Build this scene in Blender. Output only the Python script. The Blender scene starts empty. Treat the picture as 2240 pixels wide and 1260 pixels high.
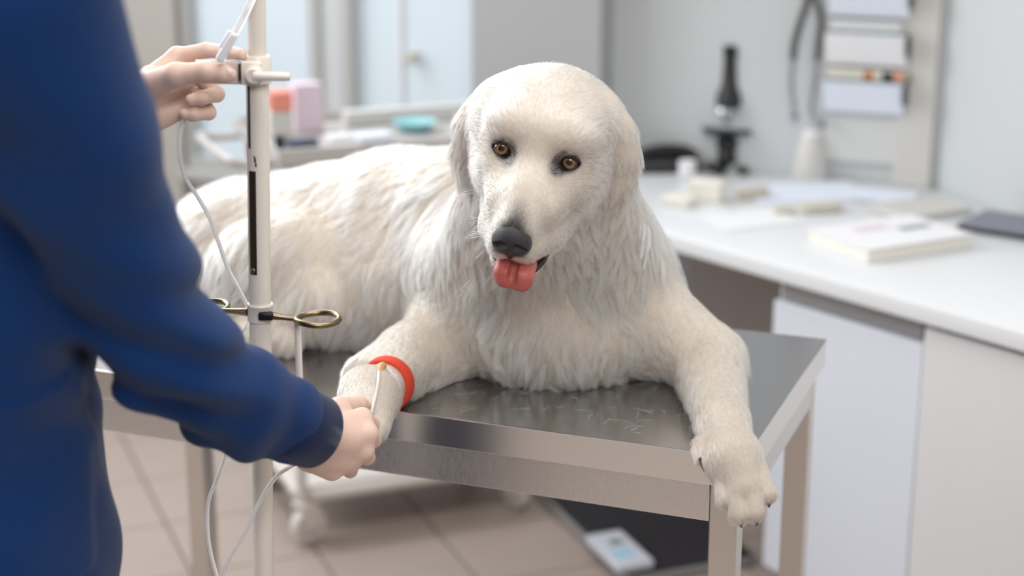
import bpy, bmesh, math, random
import numpy as np
from mathutils import Matrix, Vector, noise
from mathutils.kdtree import KDTree

random.seed(7)
rng = np.random.default_rng(7)
SC = bpy.context.scene
COL = SC.collection

# ------------------------------------------------------------------ camera
FPX, PITCH, CAMH = 3700.0, math.radians(16.0), 1.7115      # focal length in pixels of a 2240 px wide frame
cam_d = bpy.data.cameras.new('camera')
cam_d.sensor_width = 36.0
cam_d.lens = 36.0 * FPX / 2240.0
cam_d.clip_start = 0.05
cam_d.dof.use_dof = True
cam_d.dof.focus_distance = 2.33
cam_d.dof.aperture_fstop = 1.75
cam = bpy.data.objects.new('camera', cam_d)
COL.objects.link(cam)
cam.location = (0, 0, CAMH)
cam.rotation_euler = (math.radians(90) - PITCH, 0, 0)
SC.camera = cam

# ------------------------------------------------------------------ world, light, exposure
world = bpy.data.worlds.new('world')
SC.world = world
world.use_nodes = True
bg = world.node_tree.nodes['Background']
bg.inputs[0].default_value = (1.0, 0.975, 0.945, 1)
bg.inputs[1].default_value = 0.40


def area_light(name, loc, target, size, size_y, power, color):
    d = bpy.data.lights.new(name, 'AREA')
    d.shape = 'RECTANGLE'
    d.size, d.size_y, d.energy, d.color = size, size_y, power, color
    o = bpy.data.objects.new(name, d)
    COL.objects.link(o)
    o.location = loc
    o.rotation_euler = (Vector(target) - Vector(loc)).to_track_quat('-Z', 'Y').to_euler()
    return o


area_light('daylight_side_window', (-3.0, 3.6, 2.2), (0.2, 2.7, 0.9), 2.2, 1.8, 74, (0.93, 0.97, 1.0))
area_light('daylight_back_window', (-1.2, 4.55, 2.35), (0.0, 2.4, 0.9), 1.6, 1.0, 46, (0.95, 0.98, 1.0))
area_light('ceiling_light_panel', (0.2, 2.1, 2.75), (0.2, 2.2, 0.0), 1.8, 1.2, 30, (1.0, 0.96, 0.91))
area_light('front_floor_fill', (0.4, -0.5, 2.75), (0.4, -0.4, 0.0), 1.6, 1.6, 72, (1.0, 0.985, 0.965))  # added unseen fill behind the camera, brightens the floor and table lip

SC.view_settings.view_transform = 'Standard'
SC.view_settings.look = 'None'
SC.view_settings.gamma = 1.0
SC.view_settings.use_curve_mapping = False
SC.view_settings.exposure = 0.0


# ------------------------------------------------------------------ placing helpers
def ray(px, py):
    dx, dz = (px - 1120) / FPX, -(py - 630) / FPX
    c, s = math.cos(PITCH), math.sin(PITCH)
    return np.array([dx, c + dz * s, -s + dz * c])


def at(px, py, Y):
    """world point seen at a picture position, Y metres in front of the camera"""
    r = ray(px, py)
    return np.array([0, 0, CAMH]) + r * (Y / r[1])


def onz(px, py, z):
    r = ray(px, py)
    return np.array([0, 0, CAMH]) + r * ((z - CAMH) / r[2])


# ------------------------------------------------------------------ materials
def srgb(r, g, b):
    f = lambda c: (c / 255 / 12.92) if c <= 10 else ((c / 255 + 0.055) / 1.055) ** 2.4
    return (f(r), f(g), f(b), 1)


def mat(name, color, rough=0.5, metal=0.0, spec=0.5, bump=0.0, scale=40, vary=0.0, stretch=None,
        rough_vary=0.0, trans=0.0, emit=None, estr=0.0, sheen=0.0, sss=0.0, coat=0.0, detail=3):
    m = bpy.data.materials.new(name)
    m.use_nodes = True
    nt = m.node_tree
    b = nt.nodes['Principled BSDF']
    b.inputs['Base Color'].default_value = color
    b.inputs['Roughness'].default_value = rough
    b.inputs['Metallic'].default_value = metal
    b.inputs['Specular IOR Level'].default_value = spec
    b.inputs['Transmission Weight'].default_value = trans
    b.inputs['Sheen Weight'].default_value = sheen
    b.inputs['Coat Weight'].default_value = coat
    if sss:
        b.inputs['Subsurface Weight'].default_value = sss
        b.inputs['Subsurface Radius'].default_value = (0.02, 0.008, 0.005)
        b.inputs['Subsurface Scale'].default_value = 0.4
    if emit:
        b.inputs['Emission Color'].default_value = emit
        b.inputs['Emission Strength'].default_value = estr
    if bump or vary or rough_vary:
        tc = nt.nodes.new('ShaderNodeTexCoord')
        mp = nt.nodes.new('ShaderNodeMapping')
        nz = nt.nodes.new('ShaderNodeTexNoise')
        nz.inputs['Scale'].default_value = scale
        nz.inputs['Detail'].default_value = detail
        nt.links.new(tc.outputs['Object'], mp.inputs['Vector'])
        if stretch:
            mp.inputs['Scale'].default_value = stretch[:3]
            if len(stretch) > 3:
                mp.inputs['Rotation'].default_value = (0, 0, stretch[3])
        nt.links.new(mp.outputs['Vector'], nz.inputs['Vector'])
        if vary:
            mx = nt.nodes.new('ShaderNodeMix')
            mx.data_type = 'RGBA'
            mx.inputs[6].default_value = color
            mx.inputs[7].default_value = (color[0] * (1 - vary), color[1] * (1 - vary), color[2] * (1 - vary), 1)
            nt.links.new(nz.outputs['Fac'], mx.inputs[0])
            nt.links.new(mx.outputs[2], b.inputs['Base Color'])
        if rough_vary:
            mr = nt.nodes.new('ShaderNodeMapRange')
            mr.inputs[1].default_value, mr.inputs[2].default_value = 0.3, 0.7
            mr.inputs[3].default_value, mr.inputs[4].default_value = max(0.02, rough - rough_vary), rough + rough_vary
            nt.links.new(nz.outputs['Fac'], mr.inputs[0])
            nt.links.new(mr.outputs[0], b.inputs['Roughness'])
        if bump:
            bp = nt.nodes.new('ShaderNodeBump')
            bp.inputs['Strength'].default_value = bump
            bp.inputs['Distance'].default_value = 0.002
            nt.links.new(nz.outputs['Fac'], bp.inputs['Height'])
            nt.links.new(bp.outputs[0], b.inputs['Normal'])
    return m


TA = math.radians(159.0)                                  # direction of the table's long edge
M = {
    'wall': mat('wall_paint', srgb(190, 193, 195), 0.75, bump=0.05, scale=60, vary=0.03),
    'wall_warm': mat('warm_wall_paint', srgb(168, 163, 157), 0.75, bump=0.05, scale=60, vary=0.03),
    'wall_dim': mat('dimmed_wall_grey', srgb(164, 164, 166), 0.7, bump=0.05, scale=60, vary=0.03),  # wall grey darkened to stand for the light falling off
    'frame': mat('window_frame_paint', srgb(172, 172, 170), 0.5, vary=0.03),
    'pane': mat('frosted_window_pane', srgb(186, 197, 205), 0.35, emit=(0.72, 0.81, 0.87, 1), estr=0.20, vary=0.04, scale=5),
    'tile': mat('beige_floor_tile', srgb(172, 157, 148), 0.35, bump=0.05, scale=12, vary=0.10),
    'grout': mat('floor_grout', srgb(134, 118, 108), 0.8, vary=0.1),
    'white': mat('white_laminate', srgb(216, 218, 221), 0.3, vary=0.02, scale=6),
    'cab': mat('white_cabinet_front', srgb(208, 212, 222), 0.35, vary=0.02, scale=6),
    'cab2': mat('pale_grey_cabinet_front', srgb(208, 208, 210), 0.35, vary=0.02, scale=6),
    'recess': mat('grey_rail', srgb(140, 138, 138), 0.5),
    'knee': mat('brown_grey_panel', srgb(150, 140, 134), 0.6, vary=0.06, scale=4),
    'steel_top': mat('brushed_steel_top', srgb(176, 175, 176), 0.19, metal=1, bump=0.005, scale=30, stretch=(6, 90, 90, -TA), rough_vary=0.06),
    'steel_lip_lit': mat('lightened_steel_edge', srgb(242, 240, 239), 0.2, metal=1, rough_vary=0.05, bump=0.004, scale=30, stretch=(6, 90, 90, -TA)),  # same sheet as the top, lightened to paint in a brighter reflection
    'steel': mat('brushed_steel', srgb(230, 228, 226), 0.30, metal=1, bump=0.05, scale=26, stretch=(60, 60, 3), rough_vary=0.07, vary=0.05),
    'steel_leg': mat('brushed_steel_leg', srgb(222, 216, 210), 0.34, metal=1, bump=0.05, scale=26, stretch=(90, 90, 3), rough_vary=0.06),
    'pole': mat('cream_enamel', srgb(226, 218, 208), 0.28, bump=0.03, scale=30, vary=0.04),
    'chip': mat('bare_worn_metal', srgb(84, 70, 54), 0.45, metal=0.6, bump=0.4, scale=400, vary=0.5),
    'brass': mat('tarnished_brass', srgb(150, 136, 108), 0.32, metal=1, vary=0.45, scale=160, bump=0.1),
    'black_iron': mat('blackened_bolt', srgb(40, 42, 42), 0.4, metal=0.5, vary=0.3, scale=200),
    'rod': mat('pale_plastic_rod', srgb(225, 220, 214), 0.35),
    'tube': mat('clear_tube', (0.93, 0.93, 0.94, 1), 0.12, trans=0.55, spec=0.6),
    'clamp': mat('white_tube_clamp', srgb(240, 240, 244), 0.25, trans=0.25),
    'navy': mat('navy_cotton', srgb(12, 50, 102), 0.85, spec=0.15, bump=0.12, scale=900, vary=0.2, sheen=0.10, detail=1),
    'cuff': mat('navy_knit_cuff', srgb(8, 28, 68), 0.9, spec=0.2, bump=0.3, scale=500, vary=0.2, sheen=0.2),
    'trousers': mat('dark_blue_trousers', srgb(20, 36, 70), 0.9, spec=0.2, bump=0.12, scale=700, vary=0.15),
    'skin': mat('light_skin', srgb(226, 195, 180), 0.48, bump=0.10, scale=220, vary=0.10, sss=0.15),
    'nail': mat('finger_nail', srgb(240, 214, 200), 0.25),
    'hair': mat('brown_hair', srgb(70, 50, 38), 0.6, bump=0.5, scale=80, stretch=(20, 20, 2)),
    'glove': mat('glove_white', srgb(240, 236, 232), 0.5),
    'black': mat('black_plastic', srgb(26, 27, 30), 0.4, vary=0.2, scale=30),
    'matblack': mat('black_rubber', srgb(34, 31, 36), 0.7, bump=0.2, scale=120, vary=0.2),
    'chrome': mat('satin_chrome', srgb(190, 192, 196), 0.25, metal=1),
    'dkgrey': mat('dark_grey_rubber', srgb(78, 75, 74), 0.5),
    'tubegrey': mat('grey_metal_tubes', srgb(168, 170, 178), 0.3, metal=0.8),
    'paper': mat('white_paper', srgb(226, 226, 229), 0.8, vary=0.02),
    'paper2': mat('bluish_paper', srgb(216, 222, 234), 0.8, vary=0.02),
    'cream': mat('cream_cardboard', srgb(228, 224, 214), 0.8, vary=0.05),
    'beige': mat('beige_cardboard', srgb(196, 190, 178), 0.8, vary=0.08),
    'board': mat('pale_grey_board', srgb(198, 199, 198), 0.6, vary=0.02),
    'strip': mat('warm_grey_trim', srgb(196, 194, 190), 0.6, vary=0.02),
    'greyblue': mat('grey_blue_plastic', srgb(112, 114, 126), 0.4),
    'trolley': mat('white_enamel_trolley', srgb(216, 209, 203), 0.35, vary=0.04),
    'trolleytop': mat('grey_trolley_top', srgb(184, 180, 178), 0.4, vary=0.06),
    'red': mat('red_box', srgb(226, 140, 122), 0.5, vary=0.08),
    'pink': mat('pale_pink_box', srgb(214, 196, 208), 0.6),
    'teal': mat('pale_teal_plastic', srgb(140, 196, 204), 0.4),
    'navyitem': mat('dark_blue_item', srgb(60, 76, 100), 0.4),
    'orange': mat('orange_print', srgb(196, 110, 40), 0.7),
    'salmon': mat('salmon_print', srgb(232, 160, 130), 0.7),
    'dkprint': mat('dark_print', srgb(36, 30, 30), 0.7),
    'greenprint': mat('grey_green_print', srgb(120, 132, 120), 0.7),
    'bluelabel': mat('pale_blue_label', srgb(170, 205, 228), 0.5),
    'greenlabel': mat('grey_green_label', srgb(120, 140, 140), 0.5),
    'pinklabel': mat('pale_mauve_label', srgb(214, 200, 210), 0.6),
    'greylabel': mat('grey_label', srgb(140, 148, 154), 0.6),
    'bandage': mat('orange_bandage', srgb(240, 76, 48), 0.85, bump=0.9, scale=300, stretch=(1, 2, 4), vary=0.35),
    'dogskin': mat('cream_dog_skin', srgb(192, 180, 168), 0.8, vary=0.1, scale=60),
    'nose': mat('black_dog_nose', srgb(48, 47, 51), 0.38, bump=0.55, scale=900, vary=0.3),
    'nostril': mat('black_nostril', srgb(10, 9, 10), 0.5),
    'lip': mat('dark_lip', srgb(46, 36, 36), 0.35, bump=0.3, scale=300, vary=0.3),
    'eyelid': mat('black_eyelid', srgb(22, 19, 20), 0.35, bump=0.2, scale=600),
    'tongue': mat('pink_tongue', srgb(192, 98, 90), 0.30, bump=0.35, scale=700, vary=0.25, sss=0.2),
    'claw': mat('brown_claw', srgb(92, 70, 58), 0.4, vary=0.3, scale=200),
    'catheter': mat('tan_catheter', srgb(206, 160, 104), 0.4, vary=0.2, scale=300),
    'cathtube': mat('milky_catheter_tube', srgb(228, 224, 214), 0.2, trans=0.3),
}

_nt = M['dogskin'].node_tree
_a = _nt.nodes.new('ShaderNodeAttribute')
_a.attribute_name = 'pigment'
_mx = _nt.nodes.new('ShaderNodeMix')
_mx.data_type = 'RGBA'
_mx.inputs[7].default_value = srgb(34, 31, 33)
_src = _nt.nodes['Principled BSDF'].inputs['Base Color'].links[0].from_socket
_nt.links.new(_src, _mx.inputs[6])
_nt.links.new(_a.outputs['Fac'], _mx.inputs[0])
_nt.links.new(_mx.outputs[2], _nt.nodes['Principled BSDF'].inputs['Base Color'])


# ------------------------------------------------------------------ building helpers
class MB:
    """collects shapes into one mesh"""

    def __init__(self):
        self.bm = bmesh.new()
        self.ang = 20

    def _add(self, geom_verts, mtx):
        if mtx is not None:
            bmesh.ops.transform(self.bm, matrix=mtx, verts=geom_verts)

    def box(self, c, s, mtx=None, bevel=0.0, seg=2):
        r = bmesh.ops.create_cube(self.bm, size=1.0)
        vs = r['verts']
        bmesh.ops.transform(self.bm, matrix=Matrix.Translation(c) @ Matrix.Diagonal((*s, 1)), verts=vs)
        if bevel:
            es = list({e for v in vs for e in v.link_edges})
            q = bmesh.ops.bevel(self.bm, geom=es, offset=bevel, segments=seg, affect='EDGES', profile=0.5)
            vs = list({v for f in q['faces'] for v in f.verts} | {v for v in vs if v.is_valid})
        self._add(vs, mtx)
        return self

    def tube(self, pts, r, n=10, closed=False, cap=True, flat=None):
        """swept tube through points; r is a number or a list"""
        self.ang = 40
        pts = [Vector(p) for p in pts]
        N = len(pts)
        rs = r if hasattr(r, '__len__') else [r] * N
        rings = []
        prev = None
        for i in range(N):
            a = pts[(i - 1) % N] if (closed or i) else pts[i]
            b = pts[(i + 1) % N] if (closed or i < N - 1) else pts[i]
            t = (b - a).normalized()
            if prev is None:
                up = Vector((0, 0, 1)) if abs(t.z) < 0.9 else Vector((1, 0, 0))
                x = t.cross(up).normalized()
            else:
                x = (prev - t * prev.dot(t)).normalized()
            prev = x
            y = t.cross(x)
            ring = []
            for k in range(n):
                a_ = 2 * math.pi * k / n
                ky = flat if flat else 1.0
                ring.append(self.bm.verts.new(pts[i] + (x * math.cos(a_) + y * math.sin(a_) * ky) * rs[i]))
            rings.append(ring)
        m = N if closed else N - 1
        for i in range(m):
            A, B = rings[i], rings[(i + 1) % N]
            for k in range(n):
                self.bm.faces.new((A[k], A[(k + 1) % n], B[(k + 1) % n], B[k]))
        if cap and not closed:
            self.bm.faces.new(list(reversed(rings[0])))
            self.bm.faces.new(rings[-1])
        return self

    def lathe(self, prof, mtx=None, n=24):
        """profile of (radius, height) turned about z"""
        self.ang = 40
        rings = []
        allv = []
        for (r, z) in prof:
            ring = [self.bm.verts.new((max(r, 1e-5) * math.cos(2 * math.pi * k / n), max(r, 1e-5) * math.sin(2 * math.pi * k / n), z)) for k in range(n)]
            rings.append(ring)
            allv += ring
        for A, B in zip(rings, rings[1:]):
            for k in range(n):
                self.bm.faces.new((A[k], A[(k + 1) % n], B[(k + 1) % n], B[k]))
        self.bm.faces.new(list(reversed(rings[0])))
        self.bm.faces.new(rings[-1])
        self._add(allv, mtx)
        return self

    def prism(self, poly, z0, z1, mtx=None, bevel=0.0):
        A = [self.bm.verts.new((p[0], p[1], z0)) for p in poly]
        B = [self.bm.verts.new((p[0], p[1], z1)) for p in poly]
        n = len(poly)
        fs = [self.bm.faces.new(list(reversed(A))), self.bm.faces.new(B)]
        for k in range(n):
            fs.append(self.bm.faces.new((A[k], A[(k + 1) % n], B[(k + 1) % n], B[k])))
        vs = A + B
        if bevel:
            es = list({e for v in vs for e in v.link_edges})
            q = bmesh.ops.bevel(self.bm, geom=es, offset=bevel, segments=3, affect='EDGES', profile=0.5)
            vs = list({v for f in q['faces'] for v in f.verts} | {v for v in vs if v.is_valid})
        self._add(vs, mtx)
        return self

    def sphere(self, c, r, mtx=None, seg=20, scale=(1, 1, 1)):
        self.ang = 60
        q = bmesh.ops.create_uvsphere(self.bm, u_segments=seg, v_segments=max(6, seg // 2), radius=r)
        bmesh.ops.transform(self.bm, matrix=Matrix.Translation(c) @ Matrix.Diagonal((*scale, 1)), verts=q['verts'])
        self._add(q['verts'], mtx)
        return self

    def done(self, name, m, parent=None, smooth=True):
        bmesh.ops.recalc_face_normals(self.bm, faces=self.bm.faces)
        me = bpy.data.meshes.new(name)
        self.bm.to_mesh(me)
        self.bm.free()
        return link_mesh(name, me, m, parent, smooth, self.ang)


def link_mesh(name, me, m, parent=None, smooth=True, ang=38):
    me.materials.append(m)
    if smooth:
        me.shade_smooth()
        try:
            me.set_sharp_from_angle(angle=math.radians(ang))
        except Exception:
            pass
    o = bpy.data.objects.new(name, me)
    COL.objects.link(o)
    if parent is not None:
        attach(o, parent)
    return o


def attach(o, parent):
    """o was built in world coordinates; hang it under parent without moving it"""
    o.parent = parent
    off = Vector((0, 0, 0))
    p = parent
    if p.type == 'EMPTY':
        off = p.location.copy()
    o.matrix_parent_inverse = Matrix.Translation(-off)


def tag(o, label, cat, group=None):
    o['label'] = label
    o['category'] = cat
    if group:
        o['group'] = group
    return o


def thing(name, label, cat, loc=(0, 0, 0), group=None):
    o = bpy.data.objects.new(name, None)
    o.empty_display_size = 0.05
    COL.objects.link(o)
    o.location = loc
    return tag(o, label, cat, group)


def struct(o):
    o['kind'] = 'structure'
    return o


def frame2(origin, ang):
    return Matrix.Translation(origin) @ Matrix.Rotation(ang, 4, 'Z')


def spline(pts, n=8):
    """Catmull-Rom through points"""
    P = [np.array(p, float) for p in pts]
    P = [2 * P[0] - P[1]] + P + [2 * P[-1] - P[-2]]
    out = []
    for i in range(1, len(P) - 2):
        for k in range(n):
            t = k / n
            a, b, c, d = P[i - 1], P[i], P[i + 1], P[i + 2]
            out.append(0.5 * ((2 * b) + (-a + c) * t + (2 * a - 5 * b + 4 * c - d) * t * t + (-a + 3 * b - 3 * c + d) * t ** 3))
    out.append(P[-2])
    return out


# ------------------------------------------------------------------ organic surfaces (signed distance + surface nets)
class Blob:
    def __init__(self, k=0.02):
        self.ops = []
        self.k = k

    def cone(self, a, b, r1, r2, k=None, sub=False):
        a, b = np.array(a, np.float32), np.array(b, np.float32)
        ba = b - a
        L2 = float(ba @ ba) + 1e-12

        def f(P):
            pa = P - a
            h = np.clip(pa @ ba / L2, 0, 1)
            return np.linalg.norm(pa - h[:, None] * ba, axis=1) - (r1 + (r2 - r1) * h)
        self.ops.append((f, self.k if k is None else k, sub, (a + b) / 2, math.sqrt(L2) / 2 + max(r1, r2)))
        return self

    def path(self, pts, rs, k=None):
        for i in range(len(pts) - 1):
            self.cone(pts[i], pts[i + 1], rs[i], rs[i + 1], k)
        return self

    def ell(self, c, r, rot=None, k=None, sub=False):
        c, r = np.array(c, np.float32), np.array(r, np.float32)
        R = None if rot is None else np.array(rot, np.float32)

        def f(P):
            q = P - c
            if R is not None:
                q = q @ R.T
            k0 = np.linalg.norm(q / r, axis=1)
            k1 = np.linalg.norm(q / (r * r), axis=1) + 1e-9
            return k0 * (k0 - 1) / k1
        self.ops.append((f, self.k if k is None else k, sub, c, float(r.max())))
        return self

    def fn(self, f, k=None, sub=False):
        self.ops.append((f, self.k if k is None else k, sub, None, 0))
        return self

    def post(self, g):
        self._post = g
        return self

    def __call__(self, P):
        d = None
        lo, hi = P.min(0), P.max(0)
        for f, k, sub, c, R in self.ops:
            if c is not None and len(P) < 60000:
                gap = np.linalg.norm(np.maximum(0, np.maximum(lo - c, c - hi)))
                if gap > R + k + 0.07:
                    continue
            e = f(P)
            if d is None:
                d = e
                continue
            if sub:
                h = np.clip(0.5 - 0.5 * (d + e) / k, 0, 1)
                d = d * (1 - h) - e * h + k * h * (1 - h)
            else:
                h = np.clip(0.5 + 0.5 * (d - e) / k, 0, 1)
                d = d * (1 - h) + e * h - k * h * (1 - h)
        if d is None:
            d = np.full(len(P), 0.1, np.float32)
        if hasattr(self, '_post'):
            d = self._post(P, d)
        return d

    def mesh(self, lo, hi, h, B=8):
        lo = np.array(lo, float)
        n = np.ceil((np.array(hi) - lo) / (h * B)).astype(int)
        cc = np.stack(np.meshgrid(*[np.arange(m) for m in n], indexing='ij'), -1).reshape(-1, 3)
        cen = (lo + (cc + 0.5) * h * B).astype(np.float32)
        dc = np.concatenate([self(cen[i:i + 512]) for i in range(0, len(cen), 512)])
        N = n * B
        G = np.where(dc > 0, 1.0, -1.0).astype(np.float32).reshape(n)
        G = G.repeat(B, 0).repeat(B, 1).repeat(B, 2)
        act = cc[np.abs(dc) < h * B * 1.35 + 0.004]
        act = act[np.lexsort((act // 4).T[::-1])]
        loc = np.stack(np.meshgrid(*[np.arange(B)] * 3, indexing='ij'), -1).reshape(-1, 3)
        for i in range(0, len(act), 32):
            idx = (act[i:i + 32, None, :] * B + loc[None]).reshape(-1, 3)
            G[idx[:, 0], idx[:, 1], idx[:, 2]] = self((lo + (idx + 0.5) * h).astype(np.float32))
        s = G < 0
        C = s[:-1, :-1, :-1].astype(np.int8)
        tot = np.zeros(tuple(N - 1), np.int8)
        for dx in (0, 1):
            for dy in (0, 1):
                for dz in (0, 1):
                    tot += s[dx:N[0] - 1 + dx, dy:N[1] - 1 + dy, dz:N[2] - 1 + dz]
        cells = np.argwhere((tot > 0) & (tot < 8))
        vid = -np.ones(tuple(N - 1), np.int64)
        vid[tuple(cells.T)] = np.arange(len(cells))
        acc = np.zeros((len(cells), 3))
        cnt = np.zeros(len(cells))
        crn = [(a, b, c) for a in (0, 1) for b in (0, 1) for c in (0, 1)]
        for p in crn:
            for ax in range(3):
                if p[ax]:
                    continue
                q = list(p)
                q[ax] = 1
                g0 = G[tuple((cells + p).T)]
                g1 = G[tuple((cells + q).T)]
                m = (g0 < 0) != (g1 < 0)
                t = np.where(m, g0 / np.where(m, g0 - g1, 1), 0)
                pos = np.array(p, float) + np.eye(3)[ax] * t[:, None]
                acc += pos * m[:, None]
                cnt += m
        V = lo + (cells + acc / cnt[:, None] + 0.5) * h
        faces = []
        for ax in range(3):
            o1, o2 = [(1, 2), (2, 0), (0, 1)][ax]
            sl0 = [slice(1, N[i] - 1) for i in range(3)]
            sl1 = list(sl0)
            sl0[ax] = slice(0, N[ax] - 1)
            sl1[ax] = slice(1, N[ax])
            a, b = s[tuple(sl0)], s[tuple(sl1)]
            e = np.argwhere(a != b)
            ins = a[tuple(e.T)]
            base = e + 1
            base[:, ax] -= 1
            u, v = np.eye(3, dtype=int)[o1], np.eye(3, dtype=int)[o2]
            q = [vid[tuple((base - d).T)] for d in (u * 0, u, u + v, v)]
            F = np.stack(q, 1)
            F = np.where(ins[:, None], F, F[:, ::-1])
            faces.append(F)
        F = np.concatenate(faces)
        F = F[(F >= 0).all(1)]
        # settle on the surface
        for _ in range(2):
            g = self.grad(V, h * 0.5)
            d = self.ev(V)
            V = V - g * np.clip(d, -h, h)[:, None]
        return V, F

    def ev(self, V):
        V = V.astype(np.float32)
        key = (V // 0.12).astype(np.int64)
        order = np.lexsort(key.T)
        out = np.empty(len(V), np.float32)
        for i in range(0, len(V), 4096):
            j = order[i:i + 4096]
            out[j] = self(V[j])
        return out

    def grad(self, V, e):
        g = np.zeros_like(V)
        for ax in range(3):
            o = np.zeros(3)
            o[ax] = e
            g[:, ax] = self.ev(V + o) - self.ev(V - o)
        return g / (np.linalg.norm(g, axis=1, keepdims=True) + 1e-9)


def quad_mesh(name, V, F, m, parent=None):
    me = bpy.data.meshes.new(name)
    me.vertices.add(len(V))
    me.vertices.foreach_set('co', np.ascontiguousarray(V, np.float32).ravel())
    me.loops.add(F.size)
    me.loops.foreach_set('vertex_index', np.ascontiguousarray(F, np.int32).ravel())
    me.polygons.add(len(F))
    me.polygons.foreach_set('loop_start', np.arange(0, F.size, F.shape[1], dtype=np.int32))
    me.update(calc_edges=True)
    me.validate()
    me.materials.append(m)
    me.shade_smooth()
    o = bpy.data.objects.new(name, me)
    COL.objects.link(o)
    if parent is not None:
        attach(o, parent)
    return o


def blob_obj(name, blob, lo, hi, h, m, parent=None):
    V, F = blob.mesh(lo, hi, h)
    return quad_mesh(name, V, F, m, parent), V, F


def bounds(*pts, pad=0.1):
    P = np.array(pts)
    return P.min(0) - pad, P.max(0) + pad


# ------------------------------------------------------------------ the room
KC = onz(2045, 410, 0.78)[:2]                              # room corner behind the desk
WA = math.radians(158.0)                                   # back wall runs from the corner to the left
WD = np.array([math.cos(WA), math.sin(WA)])
WN = np.array([-WD[1], WD[0]])
if WN[1] > 0:
    WN = -WN                                               # into the room
WM = Matrix(((WD[0], -WN[0], 0, KC[0]), (WD[1], -WN[1], 0, KC[1]), (0, 0, 1, 0), (0, 0, 0, 1)))   # local x along wall, y behind the wall


def on_wall(px, py, out=0.0):
    """(distance along the back wall, height) of a picture position; out = metres in front of the wall"""
    r = ray(px, py)
    p0 = np.array([KC[0] + WN[0] * out, KC[1] + WN[1] * out])
    t = ((p0 - 0) @ WN) / (r[:2] @ WN)
    P = np.array([0, 0, CAMH]) + r * t
    return float((P[:2] - p0) @ WD), float(P[2])


E1A = math.radians(22.0)
E1 = np.array([math.cos(E1A), math.sin(E1A)])
E2 = np.array([-E1[1], E1[0]])

fl = struct(MB().box((-0.2, 1.0, -0.06), (6.4, 9.2, 0.1)).done('floor', M['grout'], smooth=False))
TS = 0.302
tile_mb = MB().box((0, 0, -0.005), (TS - 0.005, TS - 0.005, 0.010), bevel=0.0015, seg=1)
tile0 = tile_mb.done('tile', M['tile'], smooth=False)
o0 = np.array([-0.192, 3.83])
first = True
for i in range(-14, 13):
    for j in range(-19, 8):
        p = o0 + E1 * (i + 0.5) * TS + E2 * (j + 0.4) * TS
        if not (-2.45 < p[0] < 1.45 and -0.75 < p[1] < 4.9):
            continue
        if (p - KC) @ WN < 0.02:
            continue
        t = tile0 if first else tile0.copy()
        if not first:
            COL.objects.link(t)
        first = False
        t.location = (p[0], p[1], 0.0)
        t.rotation_euler = (0, 0, E1A)
        t.parent = fl

s_p0, _ = on_wall(1338, 300)
s_w2a, _ = on_wall(1062, 200)
s_w2b, _ = on_wall(752, 200)
s_w1a, _ = on_wall(705, 200)
s_w1b, z_sill = on_wall(412, 378)
z_sill = 0.66
ZT, WH = 2.15, 2.8


def wallbox(mb, s0, s1, z0, z1, y0=0.0, y1=0.16, bevel=0.0):
    return mb.box(((s0 + s1) / 2, (y0 + y1) / 2, (z0 + z1) / 2), (s1 - s0, y1 - y0, z1 - z0), WM, bevel)


mb = MB()
wallbox(mb, -0.12, s_w2a, 0, WH)
wallbox(mb, s_w2a, s_w1b, 0, z_sill)
wallbox(mb, s_w2a, s_w1b, ZT, WH)
wallbox(mb, s_w2b, s_w1a, z_sill, ZT)
struct(mb.done('wall_back', M['wall'], smooth=False))
mb = MB()
wallbox(mb, s_w1b, 3.6, 0, WH, -0.03)
struct(mb.done('wall_back_left', M['wall_warm'], smooth=False))
mb = MB()
wallbox(mb, s_p0, s_w2a, 0, WH, -0.10, 0.0, 0.004)
struct(mb.done('wall_dim_column', M['wall_dim'], smooth=False))  # added column, its darker tone stands for a light gradient
for n, (a, b, split) in enumerate(((s_w1a, s_w1b, None), (s_w2a, s_w2b, on_wall(872, 200)[0]))):
    w = bpy.data.objects.new('window_%d' % (n + 1), None)
    COL.objects.link(w)
    struct(w)
    fr = MB()
    fw = 0.035
    wallbox(fr, a, a + fw, z_sill, ZT, -0.01, 0.06, 0.003)
    wallbox(fr, b - fw, b, z_sill, ZT, -0.01, 0.06, 0.003)
    wallbox(fr, a, b, z_sill, z_sill + fw, -0.012, 0.062, 0.003)
    wallbox(fr, a, b, ZT - fw, ZT, -0.012, 0.062, 0.003)
    fr.done('window_frame', M['frame'], w)
    cuts = [a + fw, b - fw] if split is None else [a + fw, split - 0.004, split + 0.004, b - fw]
    for c0, c1 in zip(cuts[::2], cuts[1::2]):
        wallbox(MB(), c0, c1, z_sill + fw, ZT - fw, 0.02, 0.03).done('pane', M['pane'], w)
    if split is not None:
        wallbox(MB(), split - 0.006, split + 0.006, z_sill + fw, ZT - fw, 0.012, 0.04).done('mullion', M['white'], w)
        s, z = on_wall(900, 125)
        hd = MB()
        wallbox(hd, s - 0.012, s + 0.012, z - 0.015, z + 0.015, -0.02, 0.02, 0.004)
        hd.done('window_latch', M['beige'], w)
    wallbox(MB(), a - 0.01, b + 0.01, z_sill - 0.03, z_sill, -0.05, 0.02, 0.004).done('sill', M['frame'], w)

RA = math.radians(-70.0)
RDIR = np.array([math.cos(RA), math.sin(RA)])
RM = frame2((KC[0], KC[1], 0), RA)                          # local x along the right wall towards the camera, y to the room's outside is +
wr = MB().box((1.6, 0.08, WH / 2), (3.2, 0.16, WH), RM)
struct(wr.done('wall_right', M['wall'], smooth=False))
tr = MB()
wallbox(tr, 0.012, 0.105, 0.78, WH, -0.022, 0.0, 0.003)
struct(tr.done('trim_1', M['strip'], smooth=False))

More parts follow.
